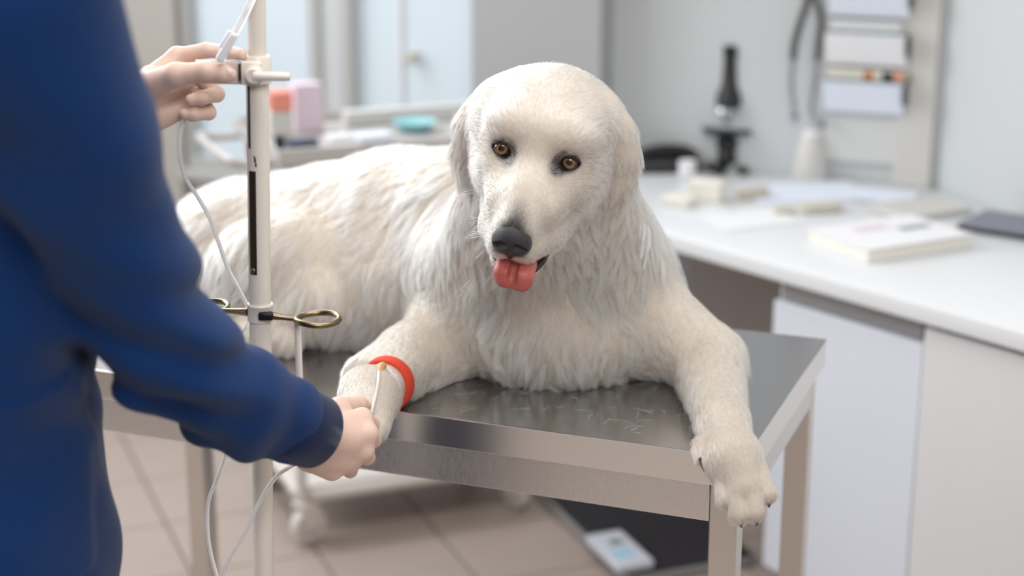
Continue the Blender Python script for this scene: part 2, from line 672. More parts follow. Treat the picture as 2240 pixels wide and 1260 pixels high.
# ------------------------------------------------------------------ desk along the corner
DZ = 0.78
dF0, dF1 = onz(1460, 510, DZ)[:2], onz(2240, 728, DZ)[:2]
dd = (dF1 - dF0) / np.linalg.norm(dF1 - dF0)
dn = np.array([-dd[1], dd[0]])
if dn[0] < 0:
    dn = -dn                                               # away from the viewer
dA = dF0 - dd * 0.14
dB = dF1 + dd * 0.45
wl = lambda P: P - WN * 0
backA = KC + WD * (KC[0] - 0.02) / -WD[0] + WN * 0.004
t_ = (dB - KC) @ RDIR
rb = KC + RDIR * t_ - np.array([-RDIR[1], RDIR[0]]) * 0.004
desk = thing('corner_desk', 'white corner worktop on cabinets along the walls, covered in papers', 'desk', (*((dA + dB) / 2), 0))
kcI = KC + WN * 0.004 - np.array([-RDIR[1], RDIR[0]]) * 0.004
MB().prism([dA, dB, rb, kcI, backA], DZ - 0.038, DZ, bevel=0.004).done('worktop', M['white'], desk)
DA = math.atan2(dd[1], dd[0])
sgn = 1 if (np.array([-dd[1], dd[0]]) @ dn) > 0 else -1
DM = frame2((dF0[0], dF0[1], 0), DA) @ Matrix.Diagonal((1, sgn, 1, 1))   # x along the front edge to the right, y to the back


def desk_x(px, py, z=DZ - 0.04, inset=0.0):
    P = onz(px, py, z)[:2]
    return float((P - dF0) @ dd), float((P - dF0) @ dn)


x1, y1 = desk_x(1665, 612)
x2, y2 = desk_x(1972, 716)
fy = max(0.02, (y1 + y2) / 2)
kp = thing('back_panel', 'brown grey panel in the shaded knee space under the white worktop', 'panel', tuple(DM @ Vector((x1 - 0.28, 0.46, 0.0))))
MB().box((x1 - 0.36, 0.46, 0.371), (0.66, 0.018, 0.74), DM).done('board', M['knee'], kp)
MB().box((x1 - 0.33, 0.443, 0.60), (0.05, 0.018, 0.09), DM, 0.008).done('cable_outlet', M['black'], kp)


def pedestal(xa, xb, y0, m, label, rail, group=None):
    t = thing('desk_cabinet', label, 'cabinet', tuple(DM @ Vector(((xa + xb) / 2, y0, 0.05))), group)
    MB().box(((xa + xb) / 2, y0 + 0.25, 0.395), (xb - xa, 0.42, 0.685), DM, 0.002).done('body', m, t)
    top = 0.735 - rail
    MB().box(((xa + xb) / 2, y0 + 0.028, (top + 0.07) / 2), (xb - xa - 0.004, 0.020, top - 0.07), DM, 0.003).done('door', m, t)
    if rail > 0.02:
        MB().box(((xa + xb) / 2, y0 + 0.036, 0.736 - rail / 2), (xb - xa - 0.03, 0.01, rail - 0.006), DM).done('rail', M['recess'], t)
    MB().box(((xa + xb) / 2, y0 + 0.27, 0.026), (xb - xa - 0.06, 0.36, 0.05), DM).done('plinth', M['recess'], t)


pedestal(x1, x2 - 0.002, fy - 0.01, M['cab'], 'white desk cabinet nearest the dog, with a grey rail under the worktop', 0.045)
pedestal(x2 + 0.002, x2 + 0.55, fy - 0.018, M['cab2'], 'pale grey desk cabinet standing at the very end of the worktop', 0.008)


def dtop(px, py, z=DZ):
    return onz(px, py, z)


def desk_box(name, px, py, size, ang, m, label, cat, bevel=0.004, z=DZ + 0.0008, group=None, parent=None):
    P = dtop(px, py, z)
    o = MB().box((0, 0, size[2] / 2), size, frame2((P[0], P[1], z), math.radians(ang)), bevel).done(name, m, parent)
    if parent is None:
        tag(o, label, cat, group)
    return o


# microscope
P = dtop(1590, 372)
mic = thing('microscope', 'black upright microscope with silver lens turret on the white desk', 'microscope', P)
mm = frame2(P, math.radians(8))
b = MB().box((-0.005, 0.03, 0.010), (0.10, 0.08, 0.02), mm, 0.006).box((-0.035, -0.03, 0.008), (0.026, 0.08, 0.016), mm, 0.005).box((0.03, -0.03, 0.008), (0.026, 0.08, 0.016), mm, 0.005)
b.done('base', M['black'], mic)
MB().tube([mm @ Vector(p) for p in spline([(0.02, 0.035, 0.012), (0.022, 0.04, 0.06), (0.024, 0.042, 0.12), (0.026, 0.03, 0.165), (0.012, 0.012, 0.195), (0.0, 0.0, 0.205)])], 0.019, 12).done('arm', M['black'], mic)
MB().box((-0.008, -0.005, 0.108), (0.115, 0.09, 0.010), mm, 0.002).done('stage', M['black'], mic)
MB().lathe([(0.020, 0.05), (0.030, 0.06), (0.030, 0.085), (0.020, 0.095), (0.020, 0.102)], mm).done('condenser', M['black'], mic)
MB().lathe([(0.024, 0.02), (0.030, 0.035), (0.026, 0.05), (0.020, 0.055)], mm).done('mirror', M['black'], mic)
q = MB().lathe([(0.018, 0.0), (0.030, 0.008), (0.026, 0.016), (0.012, 0.022)], mm @ Matrix.Translation((-0.008, -0.012, 0.158)) @ Matrix.Rotation(0.3, 4, 'X'))
q.done('lens_turret', M['chrome'], mic)
for a in (-0.5, 0.15, 0.9):
    MB().lathe([(0.005, -0.045), (0.008, -0.035), (0.009, 0.0)], mm @ Matrix.Translation((math.sin(a * 2) * 0.014 - 0.006, -0.006, 0.170)) @ Matrix.Rotation(a * 0.5, 4, 'Y')).done('lens', M['chrome'], mic)
MB().lathe([(0.036, 0.175), (0.033, 0.20), (0.022, 0.228), (0.0185, 0.30), (0.021, 0.302), (0.021, 0.326), (0.015, 0.330)], mm).done('tube', M['black'], mic)
for s in (-1, 1):
    MB().lathe([(0.004, 0), (0.004, 0.028), (0.017, 0.028), (0.017, 0.044), (0.013, 0.047)], mm @ Matrix.Translation((0.022, 0.04, 0.075)) @ Matrix.Rotation(s * math.pi / 2, 4, 'Y'), 16).done('focus_knob', M['black'], mic)

# low black device with a white roll before it
P = dtop(1462, 376)
dv = thing('desk_device', 'low black desktop machine with a rounded lid beside the microscope', 'device', P)
mm = frame2(P, math.radians(4))
MB().box((0, 0.03, 0.017), (0.17, 0.11, 0.034), mm, 0.010).done('body', M['black'], dv)
MB().tube([mm @ Vector(p) for p in spline([(-0.07, 0.03, 0.04), (-0.02, 0.03, 0.052), (0.04, 0.03, 0.050), (0.075, 0.02, 0.036)])], 0.016, 10).done('lid', M['matblack'], dv)
P = dtop(1503, 388)
o = MB().lathe([(0.014, 0), (0.022, 0.002), (0.022, 0.042), (0.014, 0.044), (0.009, 0.04), (0.009, 0.004)], frame2((*P[:2], DZ + 0.001), 0)).done('tape_roll', M['paper'])
tag(o, 'small white paper roll standing before the low black machine', 'roll')

# pale tapered pot under the stethoscope
P = dtop(1772, 390)
pot = thing('tapered_pot', 'pale grey tapered pot standing by the wall below the stethoscope', 'pot', P)
MB().lathe([(0.048, 0.0), (0.050, 0.004), (0.038, 0.07), (0.026, 0.112), (0.022, 0.116)], frame2(P, 0), 28).done('body', M['strip'], pot)
MB().lathe([(0.024, 0.112), (0.025, 0.118), (0.020, 0.124), (0.012, 0.126)], frame2(P, 0), 28).done('lid', M['paper'], pot)

# boxes and papers on the desk
desk_box('paper_roll_box', 1545, 437, (0.085, 0.05, 0.05), -28, M['cream'], 'cream cardboard box on the desk in front of the microscope', 'box')
desk_box('cardboard_box', 1485, 447, (0.075, 0.06, 0.022), -32, M['cream'], 'flat cream box at the left end of the desk by the dog', 'box')
desk_box('cardboard_box', 1645, 432, (0.08, 0.035, 0.026), 22, M['beige'], 'narrow beige box behind the loose papers on the desk', 'box')
desk_box('cardboard_box', 1716, 468, (0.05, 0.03, 0.016), 5, M['beige'], 'smallest beige box lying among the papers on the desk', 'box')
desk_box('cardboard_box', 1795, 462, (0.095, 0.05, 0.020), 14, M['beige'], 'wide beige box in front of the wall rack on the desk', 'box')
desk_box('paper_sheet', 1640, 480, (0.21, 0.148, 0.0016), 24, M['paper'], 'white sheet lying near the front edge of the desk', 'paper', 0.0003)
desk_box('paper_sheet', 1760, 420, (0.30, 0.21, 0.0016), 10, M['paper2'], 'bluish white sheet on the desk in front of the tapered pot', 'paper', 0.0003)
desk_box('paper_sheet', 1905, 425, (0.21, 0.148, 0.0016), -28, M['paper2'], 'pale sheet at the foot of the wall rack', 'paper', 0.0003, z=DZ + 0.003)
# stack of two thin books near the right wall
desk_box('notebook', 2010, 462, (0.20, 0.15, 0.014), 28, M['strip'], 'grey white notebook on the desk behind the thick folder', 'notebook')

# thick folder with print on its cover
c = [onz(1742, 503, DZ + 0.03), onz(1918, 545, DZ + 0.03), onz(2150, 510, DZ + 0.03)]
e1 = (c[1] - c[0])[:2]
e2 = (c[2] - c[1])[:2]
fa = math.atan2(e2[1], e2[0])
fw_, fl_ = abs(np.cross(e2 / np.linalg.norm(e2), e1)), np.linalg.norm(e2)
cen = (c[0] + c[2])[:2] / 2
fo = thing('folder', 'thick white folder with printed cover near the desk front', 'folder', (*cen, DZ))
fm = frame2((*cen, DZ + 0.001), fa)
MB().box((0, 0, 0.0145), (fl_ - 0.008, fw_ - 0.006, 0.022), fm, 0.001).done('pages', M['cream'], fo)
cv = MB().box((0, 0, 0.0015), (fl_, fw_, 0.003), fm, 0.001).box((0, 0, 0.0285), (fl_, fw_, 0.003), fm, 0.001).box((0, fw_ / 2 - 0.0015, 0.015), (fl_, 0.003, 0.03), fm, 0.001)
cv.done('cover', M['paper'], fo)
for (px, py, sx, sy, m, lb) in ((1905, 500, 0.09, 0.04, 'pinklabel', 'pale mauve print'), (2000, 497, 0.085, 0.03, 'greylabel', 'grey print')):
    P = onz(px, py, DZ + 0.031)
    o = MB().box((0, 0, 0.0004), (sx, sy, 0.0008), frame2((P[0], P[1], DZ + 0.0308), fa)).done('printed_block', M[m], fo)
    o['label'] = lb

# tablet at the right
P = onz(2215, 505, DZ)
tb = thing('laptop', 'closed grey laptop lying by the right wall on the desk', 'laptop', P)
lm = frame2((P[0] + 0.02, P[1], DZ + 0.001), math.radians(-38))
MB().box((0, 0, 0.004), (0.24, 0.17, 0.008), lm, 0.003).done('base', M['black'], tb)
MB().box((0, 0, 0.013), (0.24, 0.17, 0.007), lm, 0.003).done('lid', M['greyblue'], tb)

# ------------------------------------------------------------------ wall rack with papers
s0, _ = on_wall(2012, 100)
s1, _ = on_wall(1792, 100)
z0 = 0.98
rack = thing('wall_rack', 'pale wall rack with sloping pockets full of papers above the desk', 'rack', tuple(WM @ Vector(((s0 + s1) / 2, -0.02, z0))))
mb = MB()
wallbox(mb, s0 + 0.0, s1 - 0.01, z0 - 0.15, 1.95, -0.012, -0.0005, 0.002)
mb.done('back_board', M['board'], rack)
ks = (0.884, 1.004, 1.124, 1.244)
for k, z in enumerate(ks):
    if k == 0:
        continue
    pk = MB()
    mtx = WM @ Matrix.Translation(((s0 + s1) / 2, -0.045, z)) @ Matrix.Rotation(math.radians(18), 4, 'X')
    pk.box((0, 0, 0.0), (s1 - s0 - 0.05, 0.004, 0.085), mtx, 0.001)
    pk.box((0, 0.022, -0.042), (s1 - s0 - 0.05, 0.045, 0.004), mtx, 0.001)
    pocket = pk.done('pocket', M['paper2' if k % 2 else 'paper'], rack)
    MB().box((0, 0, 0.0445), (s1 - s0 - 0.05, 0.006, 0.006), mtx, 0.001).done('pocket_rim', M['greenlabel'], pocket)
    MB().box((-(s1 - s0) / 2 + 0.022, 0.006, 0.012), (0.012, 0.03, 0.05), mtx, 0.003).done('end_clip', M['dkgrey'], pocket)
    pm = WM @ Matrix.Translation(((s0 + s1) / 2 + 0.005, -0.030, z + 0.022)) @ Matrix.Rotation(math.radians(14), 4, 'X')
    o = MB().box((0, 0, 0), (s1 - s0 - 0.075, 0.0035, 0.098), pm, 0.0008).done('paper_sheaf', M[('paper', 'cream', 'paper', 'paper2')[k]])
    tag(o, ('white papers in the lowest pocket of the wall rack', 'cream papers with orange pictures in the lowest pocket of the wall rack',
            'plain white papers in the middle pocket of the wall rack', 'papers in the topmost pocket of the wall rack')[k], 'papers')
    if k == 1:
        x0 = s0 + (s1 - s0) / 2
        for (px, w, m) in ((1902, 0.024, 'orange'), (1922, 0.022, 'cream'), (1944, 0.03, 'dkprint'), (1968, 0.026, 'salmon'), (1992, 0.014, 'greenprint')):
            sx = on_wall(px, 155, 0.03)[0] - x0 - 0.005
            MB().box((sx, -0.0022, 0.033), (w, 0.0008, 0.024), pm).done('printed_block', M[m], o)

# stethoscope hanging on a hook
hs, hz = on_wall(1772, -40)
st = thing('stethoscope', 'grey stethoscope hanging beside the wall rack with ear tubes down', 'stethoscope', tuple(WM @ Vector((hs, -0.03, hz))))
wp = lambda px, py, out=0.035: np.array(WM @ Vector((on_wall(px, py, out)[0], -out, on_wall(px, py, out)[1])))
MB().tube(spline([wp(1770, -60), wp(1766, 0), wp(1750, 50), wp(1738, 95), wp(1735, 130)]), 0.0095, 10).done('tubing', M['dkgrey'], st)
MB().tube(spline([wp(1776, -60), wp(1786, 0), wp(1796, 40), wp(1792, 90), wp(1788, 130)]), 0.0085, 10).done('tubing', M['dkgrey'], st)
MB().tube(spline([wp(1735, 128), wp(1732, 180), wp(1736, 225), wp(1738, 248)]), 0.0055, 8).done('ear_tube', M['tubegrey'], st)
MB().tube(spline([wp(1788, 128), wp(1784, 180), wp(1776, 225), wp(1778, 248), wp(1796, 268)]), 0.0055, 8).done('ear_tube', M['tubegrey'], st)
for p in (wp(1739, 255), wp(1799, 272)):
    MB().sphere(p, 0.010).done('ear_tip', M['greyblue'], st)
MB().tube([wp(1773, -62, 0.0), wp(1773, -62, 0.05), wp(1773, -75, 0.052)], 0.004, 8).done('hook', M['chrome'], st)

# ------------------------------------------------------------------ instrument trolley behind the dog
TR0 = np.array([-0.50, 3.735])
TW, TD, TZ = 0.56, 0.38, 0.945
tro = thing('instrument_trolley', 'white enamelled instrument trolley on castors behind the dog', 'trolley', (*TR0, 0))
TM = frame2((*TR0, 0), E1A)
MB().box((TW / 2, TD / 2, TZ - 0.008), (TW + 0.06, TD + 0.06, 0.016), TM, 0.004).done('top_shelf', M['trolleytop'], tro)
rim = MB()
for (c, s) in (((TW / 2, -0.03, TZ + 0.008), (TW + 0.06, 0.006, 0.032)), ((TW / 2, TD + 0.03, TZ + 0.008), (TW + 0.06, 0.006, 0.032)),
               ((-0.03, TD / 2, TZ + 0.008), (0.006, TD + 0.06, 0.032)), ((TW + 0.03, TD / 2, TZ + 0.008), (0.006, TD + 0.06, 0.032))):
    rim.box(c, s, TM, 0.002)
rim.done('rim', M['trolleytop'], tro)
MB().box((TW / 2, TD / 2, 0.142), (TW, TD, 0.010), TM, 0.003).done('lower_shelf', M['trolley'], tro)
fr = MB()
loop = [(0.03, 0), (TW - 0.03, 0), (TW, 0.03), (TW, TD - 0.03), (TW - 0.03, TD), (0.03, TD), (0, TD - 0.03), (0, 0.03)]
fr.tube([TM @ Vector((x, y, 0.122)) for x, y in loop], 0.017, 10, closed=True)
fr.done('lower_frame', M['trolley'], tro)
for n, (x, y, a) in enumerate(((0, 0, -1.2), (TW, 0, 0.35), (0, TD, -1.2), (TW, TD, 0.5))):
    MB().tube([TM @ Vector((x, y, 0.10)), TM @ Vector((x, y, TZ - 0.012))], 0.014, 12).done('post', M['trolley'], tro)
    cm = TM @ Matrix.Translation((x, y, 0)) @ Matrix.Rotation(a, 4, 'Z')
    cs = MB().box((-0.020, 0.01, 0.072), (0.006, 0.045, 0.065), cm, 0.003).box((0.020, 0.01, 0.072), (0.006, 0.045, 0.065), cm, 0.003).box((0, 0.004, 0.104), (0.046, 0.04, 0.01), cm, 0.003)
    cast = cs.done('castor', M['trolley'], tro)
    MB().lathe([(0.018, -0.014), (0.044, -0.013), (0.048, -0.006), (0.048, 0.006), (0.044, 0.013), (0.018, 0.014)], cm @ Matrix.Translation((0, 0.016, 0.048)) @ Matrix.Rotation(math.pi / 2, 4, 'Y'), 24).done('wheel', M['trolley'], cast)
MB().tube([TM @ Vector(p) for p in spline([(-0.03, 0.02, TZ - 0.01), (-0.10, 0.02, TZ - 0.01), (-0.135, 0.06, TZ + 0.0), (-0.135, TD - 0.06, TZ), (-0.10, TD - 0.02, TZ - 0.01), (-0.03, TD - 0.02, TZ - 0.01)])], 0.010, 10).done('push_handle', M['trolleytop'], tro)


def tro_box(name, px, y, w, d, h, m, label, cat, z=TZ, bev=0.003, ang=0.0):
    """a box on the trolley seen centred on column px, y metres behind the trolley's front edge"""
    lo, hi = -0.3, 1.0
    for _ in range(40):
        mid = (lo + hi) / 2
        P = TM @ Vector((mid, y, z))
        q = 1120 + FPX * P.x / (P.y * math.cos(PITCH) - (z - CAMH) * math.sin(PITCH))
        lo, hi = (mid, hi) if q < px else (lo, mid)
    o = MB().box((lo, y, z + 0.0006 + h / 2), (w, d, h), TM, bev).done(name, m)
    return tag(o, label, cat), lo


o, x = tro_box('carton', 612, 0.26, 0.055, 0.06, 0.062, M['strip'], 'grey carton under the red box on the trolley', 'box')
tro_box('carton', 612, 0.26, 0.052, 0.055, 0.045, M['red'], 'red box on top of the grey carton on the trolley', 'box', z=TZ + 0.0635)
tro_box('carton', 672, 0.31, 0.07, 0.05, 0.115, M['pink'], 'pale lilac carton standing next to the red box on the trolley', 'box')
tro_box('dropper_bottle', 612, 0.10, 0.022, 0.022, 0.034, M['black'], 'small black bottle on the trolley in front of the grey carton', 'bottle', bev=0.006)
tro_box('instrument_case', 660, 0.12, 0.075, 0.03, 0.016, M['navyitem'], 'dark blue instrument case lying on the trolley', 'case')
tro_box('gauze_pack', 742, 0.16, 0.06, 0.05, 0.012, M['paper'], 'white gauze pack lying between the blue case and the other packs', 'pack')
tro_box('gauze_pack', 815, 0.13, 0.085, 0.06, 0.016, M['paper2'], 'bluish white gauze pack lying in front of the teal dish on the trolley', 'pack')
tro_box('instrument_tray', 905, 0.33, 0.36, 0.05, 0.036, M['board'], 'long pale grey tray standing along the back of the trolley', 'tray')
# teal dish
o, x = tro_box('holder_block', 1012, 0.2, 0.03, 0.04, 0.03, M['pink'], 'mauve block on the trolley right beside the dog head', 'block')
P = TM @ Vector((x - 0.125, 0.2, TZ + 0.001))
o = MB().lathe([(0.030, 0.0), (0.052, 0.022), (0.056, 0.024), (0.052, 0.024), (0.028, 0.004)], frame2(P, 0), 28).done('kidney_dish', M['teal'])
tag(o, 'pale teal dish on the trolley behind the dog', 'dish')

# ------------------------------------------------------------------ black platform on the floor
p0 = np.array([0.087, 3.957])
ex, ey = np.array([math.cos(math.radians(21)), math.sin(math.radians(21))]), np.array([math.cos(math.radians(-69)), math.sin(math.radians(-69))])
pf = thing('platform_scale', 'black rubber platform lying on the tiles under the steel table', 'scale', (*(p0 + ex * 0.2), 0))
PM = frame2((*p0, 0.0012), math.radians(-69))
MB().box((0.17, 0.165, 0.011), (0.64, 0.33, 0.022), PM, 0.005).done('base', M['recess'], pf)
MB().box((0.17, 0.165, 0.025), (0.626, 0.316, 0.006), PM, 0.002).done('rubber_mat', M['matblack'], pf)
cq = [onz(*q, 0.05) for q in ((1272, 1168), (1362, 1156), (1436, 1222), (1352, 1248))]
cc_ = sum(cq) / 4
ca = math.atan2(*((cq[2] + cq[3] - cq[0] - cq[1])[[1, 0]]))
un = thing('display_unit', 'small white display unit with pale blue label on the black platform', 'device', (cc_[0], cc_[1], 0.03))
um = frame2((cc_[0], cc_[1], 0.0295), ca)
MB().box((0, 0, 0.011), (0.185, 0.092, 0.022), um, 0.006).done('body', M['cab'], un)
for (x, y, w, d, m) in ((0.035, -0.008, 0.05, 0.05, 'bluelabel'), (-0.028, 0.004, 0.03, 0.032, 'greenlabel')):
    MB().box((x, y, 0.0224), (w, d, 0.001), um).done('label', M[m], un)

# ------------------------------------------------------------------ stainless steel table
TC = np.array([0.32, 2.159])
TU = np.array([math.cos(TA), math.sin(TA)])
TV = np.array([-TU[1], TU[0]])
if TV[1] < 0:
    TV = -TV
TL, TWD, TTZ = 1.24, 0.575, 0.85
tab = thing('steel_table', 'stainless steel examination table with square legs under the dog', 'table', (*(TC + TU * TL / 2 + TV * TWD / 2), 0))
TBM = Matrix(((TU[0], TV[0], 0, TC[0]), (TU[1], TV[1], 0, TC[1]), (0, 0, 1, 0), (0, 0, 0, 1)))   # x to the left along the front, y to the back


def tbox(c, s, bev=0.0):
    return MB().box(c, s, TBM, bev)


LH, AH = 0.047, 0.060
tabletop_ = MB().box((TL / 2, TWD / 2, TTZ - LH / 2), (TL, TWD, LH), TBM, 0.0015, 2).done('tabletop', M['steel_top'], tab)
tt_ = tabletop_.data
tt_.materials.append(M['steel_lip_lit'])
for p_ in tt_.polygons:
    if abs(p_.normal.z) < 0.9:
        p_.material_index = 1  # side faces take the lightened copy of the steel
ins = 0.012
for (c, s) in (((TL / 2, ins + 0.016, TTZ - LH - AH / 2), (TL - 2 * ins - 0.08, 0.032, AH)), ((TL / 2, TWD - ins - 0.016, TTZ - LH - AH / 2), (TL - 2 * ins - 0.08, 0.032, AH)),
               ((ins + 0.016, TWD / 2, TTZ - LH - AH / 2), (0.032, TWD - 2 * ins - 0.08, AH)), ((TL - ins - 0.016, TWD / 2, TTZ - LH - AH / 2), (0.032, TWD - 2 * ins - 0.08, AH))):
    tbox(c, s, 0.002).done('apron', M['steel'], tab)
for x in (ins + 0.02, TL - ins - 0.02):
    for y in (ins + 0.02, TWD - ins - 0.02):
        lg = tbox((x, y, (TTZ - LH) / 2 + 0.006), (0.040, 0.040, TTZ - LH - 0.012), 0.002).done('leg', M['steel_leg'], tab)
        tbox((x, y, 0.006), (0.046, 0.046, 0.012), 0.003).done('foot', M['matblack'], lg)
# loose white hairs on the steel
hv = MB()
for i in range(46):
    x, y = rng.uniform(0.05, 0.62), rng.uniform(0.02, 0.15)
    a, L = rng.uniform(0, 6.28), rng.uniform(0.012, 0.04)
    cur = rng.uniform(-2.5, 2.5)
    pts = []
    px_, py_ = x, y
    for k in range(6):
        pts.append(TBM @ Vector((px_, py_, TTZ + 0.0008)))
        px_ += math.cos(a) * L / 5
        py_ += math.sin(a) * L / 5
        a += cur / 5
    hv.tube(pts, 0.00012, 3, cap=False)
o = tag(hv.done('loose_hairs', M['paper']), 'loose white dog hairs scattered over the front of the steel tabletop', 'hair')
o['kind'] = 'stuff'


# ------------------------------------------------------------------ drip stand in front of the table
PT, PB = at(561, 0, 2.15), at(576, 1260, 2.15)
pdir = (PB - PT) / np.linalg.norm(PB - PT)


def pole_at(py, off=0.0):
    """a point of the pole axis at picture row py"""
    lo, hi = -0.6, 2.6
    for _ in range(40):
        mid = (lo + hi) / 2
        P = PT + pdir * mid
        zc = P[1] * math.cos(PITCH) - (P[2] - CAMH) * math.sin(PITCH)
        y = 630 - FPX * (P[1] * math.sin(PITCH) + (P[2] - CAMH) * math.cos(PITCH)) / zc
        lo, hi = (mid, hi) if y < py else (lo, mid)
    return PT + pdir * lo


foot_t = PT[2] / -pdir[2]
PFOOT = PT + pdir * (PT[2] - 0.09) / -pdir[2]
stand = thing('drip_stand', 'cream enamelled drip stand with brass rings in front of the steel table', 'stand', (PFOOT[0], PFOOT[1], 0))
CL = pole_at(150)
MB().tube([PT - pdir * 0.45, CL], 0.0117, 20).done('upper_tube', M['pole'], stand)
MB().tube([CL - pdir * 0.01, PFOOT], 0.0147, 24).done('lower_tube', M['pole'], stand)
XV = np.array([1.0, 0, 0])
YV = np.cross(pdir, XV)
YV /= np.linalg.norm(YV)
if YV[1] > 0:
    YV = -YV                                               # towards the viewer
XV = np.cross(YV, pdir)
XV = XV / np.linalg.norm(XV) * np.sign(XV[0])
SM = lambda P: Matrix(((XV[0], YV[0], -pdir[0], P[0]), (XV[1], YV[1], -pdir[1], P[1]), (XV[2], YV[2], -pdir[2], P[2]), (0, 0, 0, 1)))
# clamp with lever
c0 = SM(CL)
cb = MB().lathe([(0.0152, -0.020), (0.0178, -0.018), (0.0178, 0.014), (0.0162, 0.017), (0.012, 0.017)], c0, 24)
clamp = cb.done('clamp_collar', M['pole'], stand)
boss = MB().box((-0.004, 0.019, -0.003), (0.026, 0.014, 0.030), c0, 0.003)
boss.lathe([(0.0125, 0.0), (0.0125, 0.006), (0.0105, 0.007), (0.0105, 0.012), (0.0085, 0.014)], c0 @ Matrix.Translation((0.0, 0.024, -0.004)) @ Matrix.Rotation(-math.pi / 2, 4, 'X'), 20)
boss.done('clamp_bolt', M['pole'], stand)
MB().tube([c0 @ Vector((0.002, 0.034, -0.004)), c0 @ Vector((0.010, 0.036, -0.004)), c0 @ Vector((0.040, 0.034, -0.004)), c0 @ Vector((0.046, 0.034, -0.004))], [0.0075, 0.006, 0.0056, 0.0045], 12).done('clamp_lever', M['pole'], stand)
MB().box((-0.045, 0.006, -0.005), (0.066, 0.007, 0.030), c0, 0.002).done('side_bar', M['pole'], stand)
MB().box((-0.0195, 0.0135, -0.003), (0.004, 0.012, 0.022), c0, 0.001).done('slot_gap', M['chip'], stand)


def strip(y0, y1, dx, w, name):
    a, b = pole_at(y0), pole_at(y1)
    L = np.linalg.norm(a - b)
    ang = math.asin(max(-0.95, min(0.95, dx / 0.0147)))
    m = SM((a + b) / 2) @ Matrix.Rotation(-ang, 4, 'Z') @ Matrix.Translation((0, 0.0140, 0))
    MB().box((0, 0, 0), (w, 0.0024, L), m, 0.0009).done(name, M['chip'], stand)
    return m, L


strip(186, 322, -0.0095, 0.0042, 'worn_slot')
m_, L_ = strip(370, 596, -0.0062, 0.0100, 'worn_slot')
MB().sphere((0, 0.0014, -L_ / 2 + 0.006), 0.0034, m_, 12, (1, 0.6, 1)).done('rivet', M['brass'], stand)
for (py, dx, w, h) in ((340, -0.0030, 0.0022, 4), (346, -0.0022, 0.0030, 5), (356, -0.0012, 0.0026, 5)):
    strip(py - h, py + h, dx, w, 'paint_chip')
# lower collar with two rings
RC = pole_at(683)
r0 = SM(RC)
MB().lathe([(0.0149, -0.0115), (0.0168, -0.0110), (0.0168, 0.0095), (0.0175, 0.0105), (0.0168, 0.0125), (0.0149, 0.0125)], r0, 24).done('ring_collar', M['pole'], stand)


def ring(px, py, Y, anchor, ax, nm):
    c = at(px, py, Y)
    R = 0.0285
    d = np.array([anchor[0] - c[0], anchor[1] - c[1], 0])
    d /= np.linalg.norm(d)
    rg = MB().tube([c + np.array([math.cos(a) * R, math.sin(a) * R, 0.001 * math.sin(2 * a)]) for a in np.linspace(0, 2 * math.pi, 40, endpoint=False)], 0.0042, 12, closed=True).done('ring', M['brass'], stand)
    e = c + d * (R + 0.001)
    MB().tube([e, e * 0.55 + anchor * 0.45, anchor], [0.0036, 0.0040, 0.0062], 12).done('ring_arm', M['brass'], rg)
    rod0 = c + d * (R * 0.95) + np.array([0.001, -0.002, -0.003])
    MB().tube([rod0, rod0 - np.array([0, 0, 0.06]), rod0 - np.array([0.0, 0.0, 0.14])], 0.0046, 12).done('hanging_rod', M['rod'], rg)
    return rg


a1 = RC + XV * 0.013 + YV * 0.013
rg1 = ring(694, 698, 2.135, a1, 1, 'ring')
MB().box((0, 0, 0), (0.020, 0.010, 0.011), SM(RC + XV * 0.010 + YV * 0.017), 0.003).done('ring_bolt', M['black_iron'], stand)
a2 = RC - XV * 0.015
ring(452, 672, 2.19, a2, -1, 'ring')
# base out of the frame
for k in range(4):
    a = math.pi / 4 + k * math.pi / 2
    v = np.array([math.cos(a), math.sin(a), 0])
    e = PFOOT * [1, 1, 0] + v * 0.20 + [0, 0, 0.062]
    lg = MB().tube([PFOOT + [0, 0, 0.004], PFOOT * [1, 1, 0] + v * 0.06 + [0, 0, 0.085], e], 0.011, 12).done('base_leg', M['pole'], stand)
    MB().lathe([(0.006, -0.009), (0.024, -0.008), (0.025, 0), (0.024, 0.008), (0.006, 0.009)], Matrix.Translation((e[0], e[1], 0.025)) @ Matrix.Rotation(a, 4, 'Z') @ Matrix.Rotation(math.pi / 2, 4, 'X'), 18).done('castor', M['dkgrey'], lg)
    MB().tube([e, (e[0], e[1], 0.026)], 0.006, 8).done('castor_fork', M['chrome'], lg)

